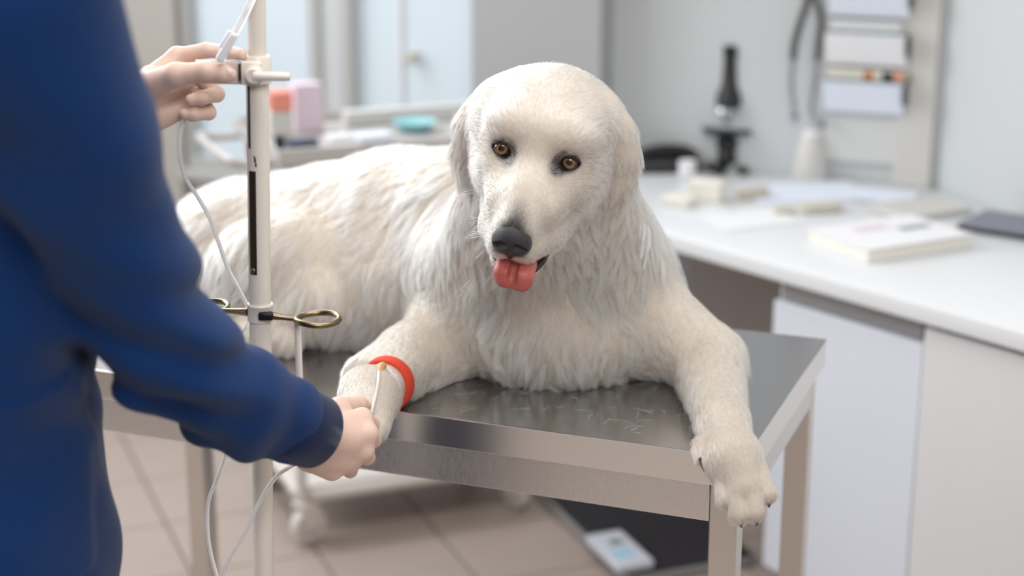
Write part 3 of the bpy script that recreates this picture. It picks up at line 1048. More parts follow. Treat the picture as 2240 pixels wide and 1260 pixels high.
# ------------------------------------------------------------------ infusion line
il = thing('infusion_line', 'clear infusion line looping from the raised hand past the stand', 'tube', at(500, 110, 2.11))
MB().tube(spline([at(590, -90, 2.16), at(553, -5, 2.125), at(530, 42, 2.115), at(508, 84, 2.108), at(484, 132, 2.105)]), 0.0046, 14).done('drip_tube', M['tube'], il)
cA, cB = at(520, 62, 2.104), at(476, 138, 2.099)
cd = Vector(cB - cA)
rot = cd.to_track_quat('Z', 'Y').to_matrix().to_4x4()
cm = Matrix.Translation((cA + cB) / 2) @ rot
MB().box((0, 0, 0.002), (0.015, 0.011, cd.length * 0.80), cm, 0.003).box((0.0, 0.006, -0.006), (0.006, 0.006, cd.length * 0.5), cm, 0.002).done('roller_clamp', M['clamp'], il)
pts = [at(430, 190, 2.165), at(408, 248, 2.165), at(395, 290, 2.165), at(393, 335, 2.165), at(404, 385, 2.17), at(432, 430, 2.18), at(458, 475, 2.185), at(478, 530, 2.19), at(500, 590, 2.195),
       at(524, 635, 2.20), at(546, 684, 2.195), at(538, 720, 2.17), at(505, 770, 2.16), at(488, 860, 2.16), at(496, 975, 2.13), at(478, 1040, 2.11), at(456, 1100, 2.10), at(456, 1180, 2.09), at(472, 1252, 2.085),
       at(482, 1266, 2.08), at(500, 1225, 2.075), at(535, 1165, 2.07), at(572, 1090, 2.07), at(605, 1042, 2.075), at(640, 1020, 2.085), at(668, 1012, 2.09)]
MB().tube(spline(pts, 7), 0.0027, 10).done('line', M['tube'], il)

# ------------------------------------------------------------------ the person
person = thing('person', 'person in a navy long-sleeved jacket holding the dog paw and a drip tube', 'person', (-0.62, 1.86, 0))


def add_hand(b, wrist, wr, mcps, fingers, fr, thumb, tr, extra=()):
    for m in mcps:
        b.cone(wrist, m, wr, 0.0125, 0.010)
    for i in range(3):
        b.cone(mcps[i], mcps[i + 1], 0.0115, 0.0115, 0.008)
    for pa, pb, ra, rb in extra:
        b.cone(pa, pb, ra, rb, 0.012)
    for f, r in zip(fingers, fr):
        b.path(f, r, 0.0035)
    b.path(thumb, tr, 0.007)


# raised left hand
HL = Blob(0.008)
wl_ = at(280, 232, 2.165)
mc = [at(388, 124, 2.195), at(424, 152, 2.205), at(425, 190, 2.205), at(405, 215, 2.205)]
add_hand(HL, wl_, 0.027, mc,
         [[mc[0], at(452, 110, 2.185), at(500, 114, 2.160), at(528, 119, 2.140)],
          [mc[1], at(474, 206, 2.180), at(442, 214, 2.150), at(418, 219, 2.147)],
          [mc[2], at(456, 246, 2.175), at(424, 250, 2.150), at(404, 250, 2.147)],
          [mc[3], at(440, 244, 2.212), at(418, 252, 2.195), at(402, 248, 2.19)]],
         [[0.0115, 0.0098, 0.0088, 0.0075], [0.0115, 0.0102, 0.0092, 0.0078], [0.011, 0.0098, 0.0088, 0.0075], [0.010, 0.0085, 0.0078, 0.0068]],
         [at(318, 190, 2.135), at(385, 164, 2.115), at(450, 156, 2.108), at(487, 160, 2.110), at(503, 163, 2.112)], [0.019, 0.0145, 0.0118, 0.0108, 0.0082],
         [(at(308, 262, 2.160), at(384, 240, 2.175), 0.025, 0.016), (at(335, 200, 2.155), at(395, 180, 2.17), 0.020, 0.014), (at(290, 240, 2.165), at(330, 170, 2.15), 0.022, 0.016)])
el = np.array([-0.60, 2.27, 1.12])
HL.cone(wl_, wl_ * 0.5 + el * 0.5, 0.024, 0.032, 0.015)
# right hand round the paw
HR = Blob(0.008)
wr_ = at(678, 955, 2.055)
mr = [at(792, 914, 2.105), at(803, 948, 2.090), at(795, 984, 2.088), at(767, 1012, 2.095)]
add_hand(HR, wr_, 0.028, mr,
         [[mr[0], at(812, 928, 2.140), at(806, 925, 2.168), at(790, 918, 2.18)],
          [mr[1], at(815, 962, 2.125), at(808, 962, 2.158), at(790, 955, 2.175)],
          [mr[2], at(803, 1000, 2.122), at(795, 1000, 2.152), at(775, 990, 2.168)],
          [mr[3], at(766, 1030, 2.122), at(752, 1026, 2.145), at(738, 1016, 2.155)]],
         [[0.0125, 0.0108, 0.0095, 0.008], [0.0125, 0.0112, 0.0098, 0.0082], [0.012, 0.0105, 0.0094, 0.008], [0.011, 0.0094, 0.0084, 0.0072]],
         [at(700, 920, 2.075), at(742, 894, 2.115), at(782, 884, 2.165), at(806, 890, 2.195)], [0.020, 0.0150, 0.0118, 0.009],
         [(at(680, 995, 2.062), at(726, 1026, 2.085), 0.022, 0.016), (at(700, 950, 2.05), at(760, 960, 2.075), 0.030, 0.018), (at(690, 985, 2.06), at(755, 1000, 2.085), 0.026, 0.016)])
E_ = at(345, 735, 1.84)
HR.cone(wr_, wr_ * 0.6 + E_ * 0.4, 0.028, 0.036, 0.015)
# head, neck and trunk (above and inside the jacket)
BD = Blob(0.03)
BD.cone((-0.60, 1.84, 1.30), (-0.58, 1.84, 1.56), 0.07, 0.055).cone((-0.58, 1.84, 1.54), (-0.55, 1.85, 1.68), 0.055, 0.052)
BD.ell((-0.545, 1.855, 1.775), (0.095, 0.075, 0.115)).cone((-0.50, 1.87, 1.70), (-0.475, 1.875, 1.695), 0.045, 0.028)
BD.cone((-0.455, 1.88, 1.775), (-0.435, 1.885, 1.745), 0.010, 0.013, 0.012)
for s in (-1, 1):
    BD.ell((-0.55 - 0.01 * s, 1.855 + s * 0.077, 1.765), (0.02, 0.010, 0.032), k=0.008)
BD.cone((-0.60, 1.84, 1.36), (-0.50, 1.66, 1.42), 0.055, 0.05)
Vs, Fs, n0 = [], [], 0
for bl, lo, hi, h in ((HL, *bounds(wl_, mc[0], at(450, 156, 2.09), at(530, 119, 2.14), at(400, 260, 2.16), wl_ * 0.5 + el * 0.5, pad=0.045), 0.0024), (HR, *bounds(wr_, mr[1], mr[3], at(806, 890, 2.195), wr_ * 0.6 + E_ * 0.4, pad=0.05), 0.0024), (BD, (-0.75, 1.55, 1.2), (-0.38, 2.0, 1.95), 0.008)):
    V, F = bl.mesh(lo, hi, h)
    Vs.append(V)
    Fs.append(F + n0)
    n0 += len(V)
quad_mesh('body', np.concatenate(Vs), np.concatenate(Fs), M['skin'], person)
# thumb nail of the raised hand
nl_ = at(497, 158, 2.1015)
MB().sphere((0, 0, 0), 0.0065, Matrix.Translation(nl_) @ Matrix.Rotation(math.radians(8), 4, 'Y'), 14, (1.1, 0.3, 0.85)).done('thumb_nail', M['nail'], person)
hr = Blob(0.03)
hr.ell((-0.565, 1.85, 1.80), (0.100, 0.086, 0.105)).ell((-0.60, 1.845, 1.745), (0.07, 0.08, 0.10))
hr.ell((-0.455, 1.88, 1.74), (0.07, 0.075, 0.075), k=0.02, sub=True)
blob_obj('hair', hr, (-0.72, 1.72, 1.6), (-0.42, 1.98, 1.95), 0.008, M['hair'], person)

# jacket
JK = Blob(0.05)
sh = at(40, -30, 1.63)
JK.cone(sh, at(158, 330, 1.70), 0.095, 0.081).cone(at(158, 330, 1.70), E_, 0.081, 0.074, 0.03)
JK.cone(E_, at(520, 878, 1.945), 0.074, 0.0635, 0.025).cone(at(520, 878, 1.945), at(622, 922, 2.00), 0.0635, 0.050, 0.02)


def torso(P):
    z = P[:, 2]
    t = np.clip((z - 0.80) / 0.7, 0, 1)
    cx = -0.618 + 0.035 * t * t + 0.010 * np.sin(z * 17.0)
    rx = 0.130 + 0.006 * np.sin(z * 21 + 1.0)
    ry = 0.205
    q = np.stack([(P[:, 0] - cx) / rx, (P[:, 1] - 1.86) / ry], 1)
    k0 = np.linalg.norm(q, axis=1)
    k1 = np.linalg.norm(q / np.array([0.130, ry]), axis=1) + 1e-6
    d = k0 * (k0 - 1) / k1
    return np.maximum(np.maximum(d, z - 1.50 + 0.9 * np.maximum(0, k0 - 0.35) * 0.1), 0.74 - z)


JK.fn(torso, 0.03)
JK.cone((-0.60, 1.68, 1.42), (-0.56, 2.03, 1.42), 0.10, 0.09, 0.06)
JK.cone((-0.59, 1.84, 1.46), (-0.57, 1.845, 1.55), 0.10, 0.068, 0.04)
JK.cone((-0.58, 1.83, 1.51), sh * 0.75 + np.array([-0.57, 1.80, 1.46]) * 0.25, 0.075, 0.090, 0.05)
JK.cone((-0.56, 2.03, 1.43), el, 0.075, 0.056, 0.04).cone(el, wl_ + (el - wl_) * 0.14, 0.056, 0.037, 0.02)


def folds(P, d):
    x, y, z = P[:, 0], P[:, 1], P[:, 2]
    w = 0.35 * np.sin(9 * x + 7 * z + 2) + 0.3 * np.sin(11 * y - 6 * z)
    f = np.sin(38 * (0.55 * x + 0.25 * y + 0.75 * z) + 4 * w) * 0.0046
    f += np.sin(62 * (0.8 * x - 0.3 * y - 0.45 * z) + 5 * w + 1.3) * 0.0026
    # gathers at the elbow
    e = np.exp(-((x - E_[0]) ** 2 + (y - E_[1]) ** 2 + (z - E_[2]) ** 2) / (2 * 0.09 ** 2))
    f += e * 0.0120 * np.sin(85 * ((x - E_[0]) * 0.45 + (z - E_[2]) * 0.95) + 3.0 * w)
    g = np.exp(-((x + 0.33) ** 2 + (y - 1.97) ** 2 + (z - 0.99) ** 2) / (2 * 0.06 ** 2))
    f += g * 0.0070 * np.sin(95 * (x * 0.75 + y * 0.3 - z * 0.3) + 2.5 * w)
    d = d + f
    # patch pocket on the side of the trunk
    top = 1.088 + (x + 0.60) * 0.12
    inb = np.maximum.reduce([z - top, 0.86 - z, x + 0.485, -0.70 - x, y - 1.86])
    d = np.minimum(d, np.maximum(d - 0.0055, inb))
    return d


JK.post(folds)
blob_obj('jacket', JK, (-0.86, 1.44, 0.72), (-0.20, 2.42, 1.68), 0.0065, M['navy'], person)
ca, cb_ = at(610, 915, 1.995), at(690, 945, 2.045)
ax = (cb_ - ca) / np.linalg.norm(cb_ - ca)
MB().tube([ca, ca + ax * 0.006, ca * 0.5 + cb_ * 0.5, cb_ - ax * 0.004, cb_, cb_ - ax * 0.004, ca * 0.3 + cb_ * 0.7], [0.049, 0.052, 0.0515, 0.0485, 0.0455, 0.041, 0.040], 40, cap=False).done('cuff', M['cuff'], person)
cl0 = wl_ + (el - wl_) * 0.16
ax = (wl_ - el) / np.linalg.norm(wl_ - el)
MB().tube([cl0 - ax * 0.03, cl0, cl0 + ax * 0.02, cl0 + ax * 0.022, cl0 + ax * 0.01], [0.039, 0.038, 0.036, 0.031, 0.029], 32, cap=False).done('cuff', M['cuff'], person)
TR = Blob(0.03)
for s in (-1, 1):
    TR.path([(-0.62, 1.86 + s * 0.085, 0.86), (-0.61, 1.86 + s * 0.10, 0.50), (-0.64, 1.86 + s * 0.11, 0.09)], [0.105, 0.078, 0.065])
blob_obj('trousers', TR, (-0.80, 1.60, 0.0), (-0.45, 2.12, 1.0), 0.012, M['trousers'], person)
for s in (-1, 1):
    SHOE = Blob(0.03)
    SHOE.cone((-0.67, 1.86 + s * 0.11, 0.045), (-0.47, 1.86 + s * 0.13, 0.035), 0.044, 0.034)
    SHOE.post(lambda P, d: np.maximum(d, 0.001 - P[:, 2]))
    blob_obj('shoe', SHOE, (-0.78, 1.80 + s * 0.12, -0.02), (-0.38, 1.92 + s * 0.12, 0.14), 0.008, M['matblack'], person)


# ------------------------------------------------------------------ the dog
GRAV = np.array([0, 0, -1.0])
# head frame: R to the picture's right, U up, F along the muzzle
_b = np.array([0, -math.cos(PITCH), math.sin(PITCH)])
_u = np.array([0, math.sin(PITCH), math.cos(PITCH)])
_r = np.array([1.0, 0, 0])
HP, HY, HRO = math.radians(36), math.radians(8.5), math.radians(-7.5)
F0 = math.cos(HP) * _b - math.sin(HP) * _u
U0 = math.cos(HP) * _u + math.sin(HP) * _b
HF = math.cos(HY) * F0 - math.sin(HY) * _r
HRt = math.cos(HY) * _r + math.sin(HY) * F0
HU = U0
Rb = np.array(Matrix.Rotation(HRO, 3, Vector(_b)))
HF, HRt, HU = Rb @ HF, Rb @ HRt, Rb @ HU
HM = np.stack([HRt, HF, HU])                               # rows: local axes (R, F, U)
HO = at(1170, 346, 2.275) + (-HF * 0.008)                  # between the eyes


def hl(r, f, u):
    return HO + HRt * r + HF * f + HU * u


D = Blob(0.03)
# trunk
chest, mid, rump = at(1205, 655, 2.62), at(880, 505, 2.80), at(560, 545, 2.88)
D.cone(chest, mid, 0.125, 0.136).cone(mid, rump, 0.136, 0.125)
D.cone(at(1000, 620, 2.70), at(700, 640, 2.76), 0.13, 0.13, 0.05)
D.ell(at(1225, 720, 2.52), (0.150, 0.10, 0.095), k=0.06)                     # brisket
D.ell(at(1010, 450, 2.72), (0.10, 0.10, 0.09), k=0.06)                       # withers
D.ell(at(480, 590, 2.84), (0.12, 0.12, 0.125), k=0.05)                       # croup
# neck
D.cone(hl(0, -0.12, -0.03), at(1215, 590, 2.60), 0.092, 0.128, 0.06)
D.cone(hl(-0.05, -0.10, -0.10), at(1050, 590, 2.56), 0.045, 0.085, 0.08)
D.cone(hl(0.05, -0.10, -0.10), at(1350, 590, 2.56), 0.045, 0.085, 0.08)
# bent hind leg towards the viewer
D.ell(at(610, 605, 2.705), (0.115, 0.080, 0.105), k=0.035)
D.cone(at(690, 660, 2.645), at(560, 738, 2.64), 0.052, 0.040, 0.025)
D.cone(at(540, 740, 2.64), at(625, 745, 2.61), 0.036, 0.030, 0.015)
# tail along the rump
D.path([at(430, 580, 2.92), at(360, 640, 2.86), at(330, 700, 2.76)], [0.045, 0.04, 0.03], 0.02)
# left foreleg (to the picture's right)
LS, LE, LW = at(1405, 690, 2.545), at(1545, 790, 2.475), at(1580, 925, 2.235)
D.cone(LS, LE, 0.078, 0.056, 0.035).cone(LE, LW, 0.056, 0.034, 0.02)
LP0, LP1 = at(1602, 1002, 2.135), at(1632, 1076, 2.095)
D.cone(LW, LP0, 0.034, 0.036, 0.02).cone(LP0, at(1625, 1060, 2.105), 0.036, 0.028, 0.02)
toes = [(at(1588, 1090, 2.094), 0.0140), (at(1616, 1122, 2.078), 0.0150), (at(1650, 1118, 2.078), 0.0150), (at(1677, 1080, 2.093), 0.0138)]
knk = [at(1580, 1015, 2.122), at(1604, 1020, 2.106), at(1630, 1018, 2.106), at(1650, 1005, 2.122)]
for (p, r), q in zip(toes, knk):
    D.cone(q, p, r * 0.85, r, 0.0035)
D.cone(at(1538, 978, 2.165), at(1536, 1002, 2.150), 0.016, 0.011, 0.006)     # dew claw pad
# right foreleg (held)
RS, RE, RW = at(1010, 715, 2.565), at(915, 795, 2.50), at(842, 842, 2.36)
D.cone(RS, RE, 0.082, 0.060, 0.035).cone(RE, RW, 0.058, 0.031, 0.02)
RP0, RP1 = at(808, 867, 2.275), at(800, 925, 2.195)
D.cone(RW, RP0, 0.031, 0.041, 0.012).cone(RP0, RP1, 0.041, 0.034, 0.015)
D.cone(at(895, 790, 2.49), at(808, 828, 2.405), 0.056, 0.040, 0.02)
for (q, p) in ((at(778, 915, 2.20), at(770, 945, 2.165)), (at(795, 925, 2.175), at(790, 955, 2.150)), (at(815, 925, 2.18), at(812, 950, 2.155)), (at(830, 915, 2.20), at(828, 935, 2.17))):
    D.cone(q, p, 0.015, 0.014, 0.007)


def lift(P, d):                                            # nothing sinks into the steel
    v = (P[:, 0] - TC[0]) * TV[0] + (P[:, 1] - TC[1]) * TV[1]
    return np.where(v > 0.004, np.maximum(d, TTZ + 0.002 - P[:, 2]), d)


# head
Hd = dict(k=0.02)
D.ell(hl(0, -0.085, 0.004), (0.095, 0.100, 0.067), HM, k=0.03)
for s in (-1, 1):
    D.ell(hl(0.050 * s, -0.095, 0.014), (0.044, 0.060, 0.036), HM, k=0.03)              # skull
for s in (-1, 1):
    D.ell(hl(0.040 * s, -0.028, 0.030), (0.036, 0.034, 0.026), HM, k=0.025)  # brow
    D.ell(hl(0.056 * s, -0.045, -0.045), (0.040, 0.060, 0.052), HM, k=0.03)  # cheek
    D.cone(hl(0.040 * s, 0.0, -0.042), hl(0.025 * s, 0.050, -0.052), 0.030, 0.028, 0.02)
D.cone(hl(0, -0.02, -0.010), hl(0, 0.05, -0.036), 0.034, 0.027, 0.02)       # bridge
D.cone(hl(0, 0.05, -0.036), hl(0, 0.105, -0.054), 0.027, 0.022, 0.015)
D.cone(hl(0, 0.01, -0.055), hl(0, 0.085, -0.072), 0.047, 0.034, 0.02)       # muzzle
for s in (-1, 1):
    D.cone(hl(0.037 * s, 0.005, -0.090), hl(0.031 * s, 0.045, -0.094), 0.030, 0.0275, 0.012).cone(hl(0.031 * s, 0.045, -0.094), hl(0.0160 * s, 0.098, -0.087), 0.0275, 0.0215, 0.010)   # upper lips
D.cone(hl(0, -0.03, -0.105), hl(0, 0.072, -0.126), 0.040, 0.0180, 0.015)    # lower jaw
for s in (-1, 1):
    D.cone(hl(0.034 * s, 0.0, -0.115), hl(0.020 * s, 0.070, -0.130), 0.024, 0.014, 0.010)
# mouth opening and eye sockets
D.cone(hl(-0.02, 0.115, -0.111), hl(0.035, 0.06, -0.112), 0.0045, 0.004, 0.006, sub=True)
EYE = [hl(-0.0475, -0.0005, 0.0005), hl(0.0475, -0.0005, 0.0005)]
for e in EYE:
    D.ell(e + HF * 0.012, (0.0135, 0.014, 0.010), HM, k=0.008, sub=True)
D.ell(hl(-0.084, -0.092, -0.004), (0.030, 0.050, 0.040), HM, k=0.03)       # temple
# ears: flat flaps hanging against the cheeks
for s in (-1, 1):
    ue = 0.016 if s > 0 else 0.004
    pts = [hl(0.076 * s, -0.110, ue), hl(0.099 * s, -0.102, ue - 0.018), hl(0.113 * s, -0.092, -0.030), hl(0.116 * s, -0.084, -0.070), hl(0.112 * s, -0.078, -0.110)]
    D.path(pts, [0.020, 0.019, 0.017, 0.015, 0.009], 0.026)
    for p, q in zip(pts[1:-1], pts[2:]):
        D.cone(p - HF * 0.026, q - HF * 0.020, 0.014, 0.011, 0.014)
D.post(lift)

dog = thing('dog', 'large white fluffy dog lying on the steel table with its tongue out', 'dog', (-0.25, 2.75, TTZ))
lo = np.array([-1.02, 1.98, 0.76])
hi = np.array([0.46, 3.14, 1.40])
DV, DF = D.mesh(lo, hi, 0.0048)
dog_body = quad_mesh('body', DV, DF, M['dogskin'], dog)
pig = np.zeros(len(DV))
for s in (-1, 1):
    q = (DV - EYE[(s + 1) // 2]) @ HM.T
    r = np.sqrt(((q[:, 0] + 0.005 * s) / 0.020) ** 2 + ((q[:, 2] - 0.002) / 0.0150) ** 2)
    pig = np.maximum(pig, np.clip((1.08 - r) / 0.25, 0, 1) * (np.abs(q[:, 1]) < 0.03))
q = (DV - hl(0, 0.117, -0.066)) @ HM.T
r = np.sqrt((q[:, 0] / 0.026) ** 2 + ((q[:, 2] - 0.002) / 0.044) ** 2)
pig = np.maximum(pig, np.clip((1.08 - r) / 0.4, 0, 1) * (np.abs(q[:, 1]) < 0.07) * (q[:, 2] > -0.024))
pa_ = dog_body.data.attributes.new('pigment', 'FLOAT', 'POINT')
pa_.data.foreach_set('value', pig.astype(np.float32))

# eyes: balls, dark lids
for s, e in zip((-1, 1), EYE):
    look = (HF * 0.62 + _b * 0.90 - _r * 0.06 + _u * 0.02)
    look /= np.linalg.norm(look)
    c = e + HF * -0.0015
    m_eye = M.get('eye')
    if m_eye is None:
        m_eye = bpy.data.materials.new('amber_eye')
        m_eye.use_nodes = True
        nt = m_eye.node_tree
        bs = nt.nodes['Principled BSDF']
        bs.inputs['Roughness'].default_value = 0.04
        bs.inputs['Coat Weight'].default_value = 0.6
        tc = nt.nodes.new('ShaderNodeTexCoord')
        sx = nt.nodes.new('ShaderNodeSeparateXYZ')
        cr = nt.nodes.new('ShaderNodeValToRGB')
        nt.links.new(tc.outputs['Object'], sx.inputs[0])
        mr = nt.nodes.new('ShaderNodeMapRange')
        mr.inputs[1].default_value, mr.inputs[2].default_value = 0.0, 0.0130
        nt.links.new(sx.outputs['Z'], mr.inputs[0])
        nt.links.new(mr.outputs[0], cr.inputs[0])
        el_ = cr.color_ramp.elements
        el_[0].position, el_[0].color = 0.0, srgb(60, 48, 44)
        el_[1].position, el_[1].color = 1.0, srgb(6, 6, 8)
        for p, c_ in ((0.665, srgb(40, 30, 28)), (0.69, srgb(30, 18, 12)), (0.735, srgb(104, 66, 38)), (0.88, srgb(146, 100, 60)), (0.945, srgb(96, 62, 38)), (0.958, srgb(10, 10, 14))):
            q = el_.new(p)
            q.color = c_
        nt.links.new(cr.outputs[0], bs.inputs['Base Color'])
        M['eye'] = m_eye
    me = MB().sphere((0, 0, 0), 0.0130, seg=32).done('eye', m_eye, None)
    R_ = Vector(look).to_track_quat('Z', 'Y').to_matrix().to_4x4()
    me.matrix_world = Matrix.Translation(c) @ R_
    me.parent = dog
    me.matrix_parent_inverse = Matrix.Translation(-dog.location)
    # almond lid ring lying over the ball
    lx, ly = HRt, HU
    ring_ = []
    for k in range(36):
        a = 2 * math.pi * k / 36
        x = 0.0132 * math.cos(a)
        y = 0.0094 * math.sin(a) * (1 - 0.15 * abs(math.cos(a)))
        if math.sin(a) < 0:
            y *= 0.95
        if x * s < 0:
            x *= 1.30                                          # the inner corner runs out to a point
            y *= 1 - 0.25 * (x / 0.0172) ** 2
        x += 0.0010 * s
        p2 = x * x + y * y
        z = math.sqrt(max(0.0138 ** 2 - p2, 0.0038 ** 2))
        ring_.append(c + lx * x + ly * y + look * z * 1.0)
    rr = [0.0016 + (0.0007 * max(0, math.sin(2 * math.pi * k / 36))) for k in range(36)]
    MB().tube(ring_, rr, 8, closed=True).done('eyelid', M['eyelid'], dog)

# nose
N = Blob(0.008)
nc = hl(0, 0.117, -0.066)
N.ell(nc, (0.0260, 0.017, 0.0205), HM).ell(nc + HRt * 0.0125 - HU * 0.003 + HF * 0.002, (0.013, 0.014, 0.0135), HM).ell(nc - HRt * 0.0125 - HU * 0.003 + HF * 0.002, (0.013, 0.014, 0.0135), HM)
N.cone(nc - HU * 0.012 + HF * 0.004, nc - HU * 0.026 - HF * 0.001, 0.0085, 0.005)
N.cone(nc + HU * 0.008, nc + HU * 0.016 - HF * 0.022, 0.017, 0.011, 0.01)
for s in (-1, 1):
    N.cone(nc + HRt * 0.0105 * s + HF * 0.0195 + HU * 0.000, nc + HRt * 0.0200 * s + HF * 0.0125 - HU * 0.004, 0.0066, 0.0036, 0.002, sub=True)
N.cone(nc + HF * 0.0215 + HU * 0.0, nc + HF * 0.0125 - HU * 0.028, 0.0016, 0.0016, 0.002, sub=True)
blob_obj('nose', N, nc - 0.045, nc + 0.045, 0.0012, M['nose'], dog)

# tongue with a middle groove and two lobes
T = Blob(0.008)
ta, tb, tc_, td = hl(0.004, 0.05, -0.110), hl(0.007, 0.096, -0.116), hl(0.008, 0.116, -0.122), hl(0.009, 0.120, -0.131)
for s in (-1, 0, 1):
    o = HRt * 0.0150 * s
    e_ = HU * (0.0035 if s == 0 else 0.0)
    T.path([ta + o, tb + o, tc_ + o, td + o * 0.92 + e_], [0.0095, 0.0105, 0.0108, 0.0102], 0.012)
gl_ = HF * 0.0168 + HU * 0.003
T.cone(tb + HU * 0.0165, tc_ + gl_, 0.0062, 0.0062, 0.005, sub=True).cone(tc_ + gl_, td + HF * 0.0162 - HU * 0.004, 0.0062, 0.0062, 0.005, sub=True)
blob_obj('tongue', T, td - 0.11, td + 0.09, 0.0016, M['tongue'], dog)
# dark lip at the mouth corner
MB().tube(spline([hl(0.016, 0.102, -0.122), hl(0.030, 0.092, -0.124), hl(0.040, 0.072, -0.119), hl(0.044, 0.054, -0.114)]), [0.0050] * 8 + [0.0056 - 0.0001 * k for k in range(8)] + [0.0046 - 0.0004 * k for k in range(9)], 10).done('lip', M['lip'], dog)
MB().tube(spline([hl(-0.006, 0.100, -0.118), hl(-0.020, 0.092, -0.118), hl(-0.034, 0.070, -0.117), hl(-0.044, 0.040, -0.112)]), 0.0055, 10).done('lip', M['lip'], dog)


# claws
def claw(a, b, r):
    a, b = np.array(a), np.array(b)
    MB().tube([a, a * 0.5 + b * 0.5 + [0, 0, 0.001], b], [r, r * 0.8, r * 0.25], 10).done('claw', M['claw'], dog)


for (p, r) in toes:
    dr = np.array([0.15, -0.45, -0.85])
    claw(p + dr * (r - 0.006), p + dr * (r + 0.0055), 0.0042)
claw(at(1536, 1003, 2.138), at(1541, 1032, 2.126), 0.0056)

# ---- bandage and catheter on the held foreleg
bax = (RE - RW) / np.linalg.norm(RE - RW)
bc = RW * 0.97 + RE * 0.03
bm = MB()
bp = [bc + bax * t for t in (-0.013, -0.0128, -0.010, 0.010, 0.0128, 0.013)]
bm.tube(bp, [0.030, 0.0385, 0.0405, 0.0415, 0.0405, 0.030], 40, cap=False)
bnd = bm.done('bandage', M['bandage'], dog)
bnd['label'] = 'orange bandage round the foreleg'
cath = [at(829, 814, 2.262), at(827, 838, 2.232), at(822, 866, 2.206), at(812, 905, 2.158)]
ct = MB().tube([at(837, 800, 2.300), at(832, 805, 2.284), at(829, 817, 2.268)], [0.0060, 0.0070, 0.0048], 12).done('catheter_hub', M['catheter'], dog)
MB().tube(spline(cath), 0.0026, 8).done('catheter_tube', M['cathtube'], ct)


# ------------------------------------------------------------------ fur
def fur_mat(name):
    m = bpy.data.materials.new(name)
    m.use_nodes = True
    nt = m.node_tree
    for n in list(nt.nodes):
        nt.nodes.remove(n)
    out = nt.nodes.new('ShaderNodeOutputMaterial')
    hi_ = nt.nodes.new('ShaderNodeHairInfo')
    at_ = nt.nodes.new('ShaderNodeAttribute')
    at_.attribute_name = 'tint'
    r1 = nt.nodes.new('ShaderNodeMix')
    r1.data_type = 'RGBA'
    r1.blend_type = 'MULTIPLY'
    r1.inputs[0].default_value = 1.0
    cr = nt.nodes.new('ShaderNodeValToRGB')                # hairs differ a little
    cr.color_ramp.elements[0].color = (0.76, 0.73, 0.69, 1)
    cr.color_ramp.elements[1].color = (1.0, 1.0, 1.0, 1)
    nt.links.new(hi_.outputs['Random'], cr.inputs[0])
    nt.links.new(at_.outputs['Color'], r1.inputs[6])
    nt.links.new(cr.outputs[0], r1.inputs[7])
    rt = nt.nodes.new('ShaderNodeValToRGB')                # roots darkened, depth shade painted into the strand colour
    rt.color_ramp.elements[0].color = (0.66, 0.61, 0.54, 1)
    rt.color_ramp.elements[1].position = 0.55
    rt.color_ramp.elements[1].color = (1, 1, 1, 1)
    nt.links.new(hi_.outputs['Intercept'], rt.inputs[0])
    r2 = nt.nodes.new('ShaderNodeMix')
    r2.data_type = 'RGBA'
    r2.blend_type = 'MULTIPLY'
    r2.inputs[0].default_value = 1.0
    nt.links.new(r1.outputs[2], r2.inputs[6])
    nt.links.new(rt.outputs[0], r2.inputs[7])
    hb = nt.nodes.new('ShaderNodeBsdfHairPrincipled')
    hb.parametrization = 'COLOR'
    hb.inputs['Roughness'].default_value = 0.38
    hb.inputs['Radial Roughness'].default_value = 0.6
    hb.inputs['IOR'].default_value = 1.45
    nt.links.new(r2.outputs[2], hb.inputs['Color'])
    nt.links.new(hb.outputs[0], out.inputs['Surface'])
    return m


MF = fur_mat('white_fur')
# guides: position, combed direction, hair length, lift from the skin, relative density
GP, GD, GL, GLI, GDN = [], [], [], [], []


def gd(p, d, L, li=0.35, dn=1.0):
    d = np.array(d, float)
    GP.append(p)
    GD.append(d / np.linalg.norm(d))
    GL.append(L)
    GLI.append(li)
    GDN.append(dn)


hd = lambda r, f, u: HRt * r + HF * f + HU * u
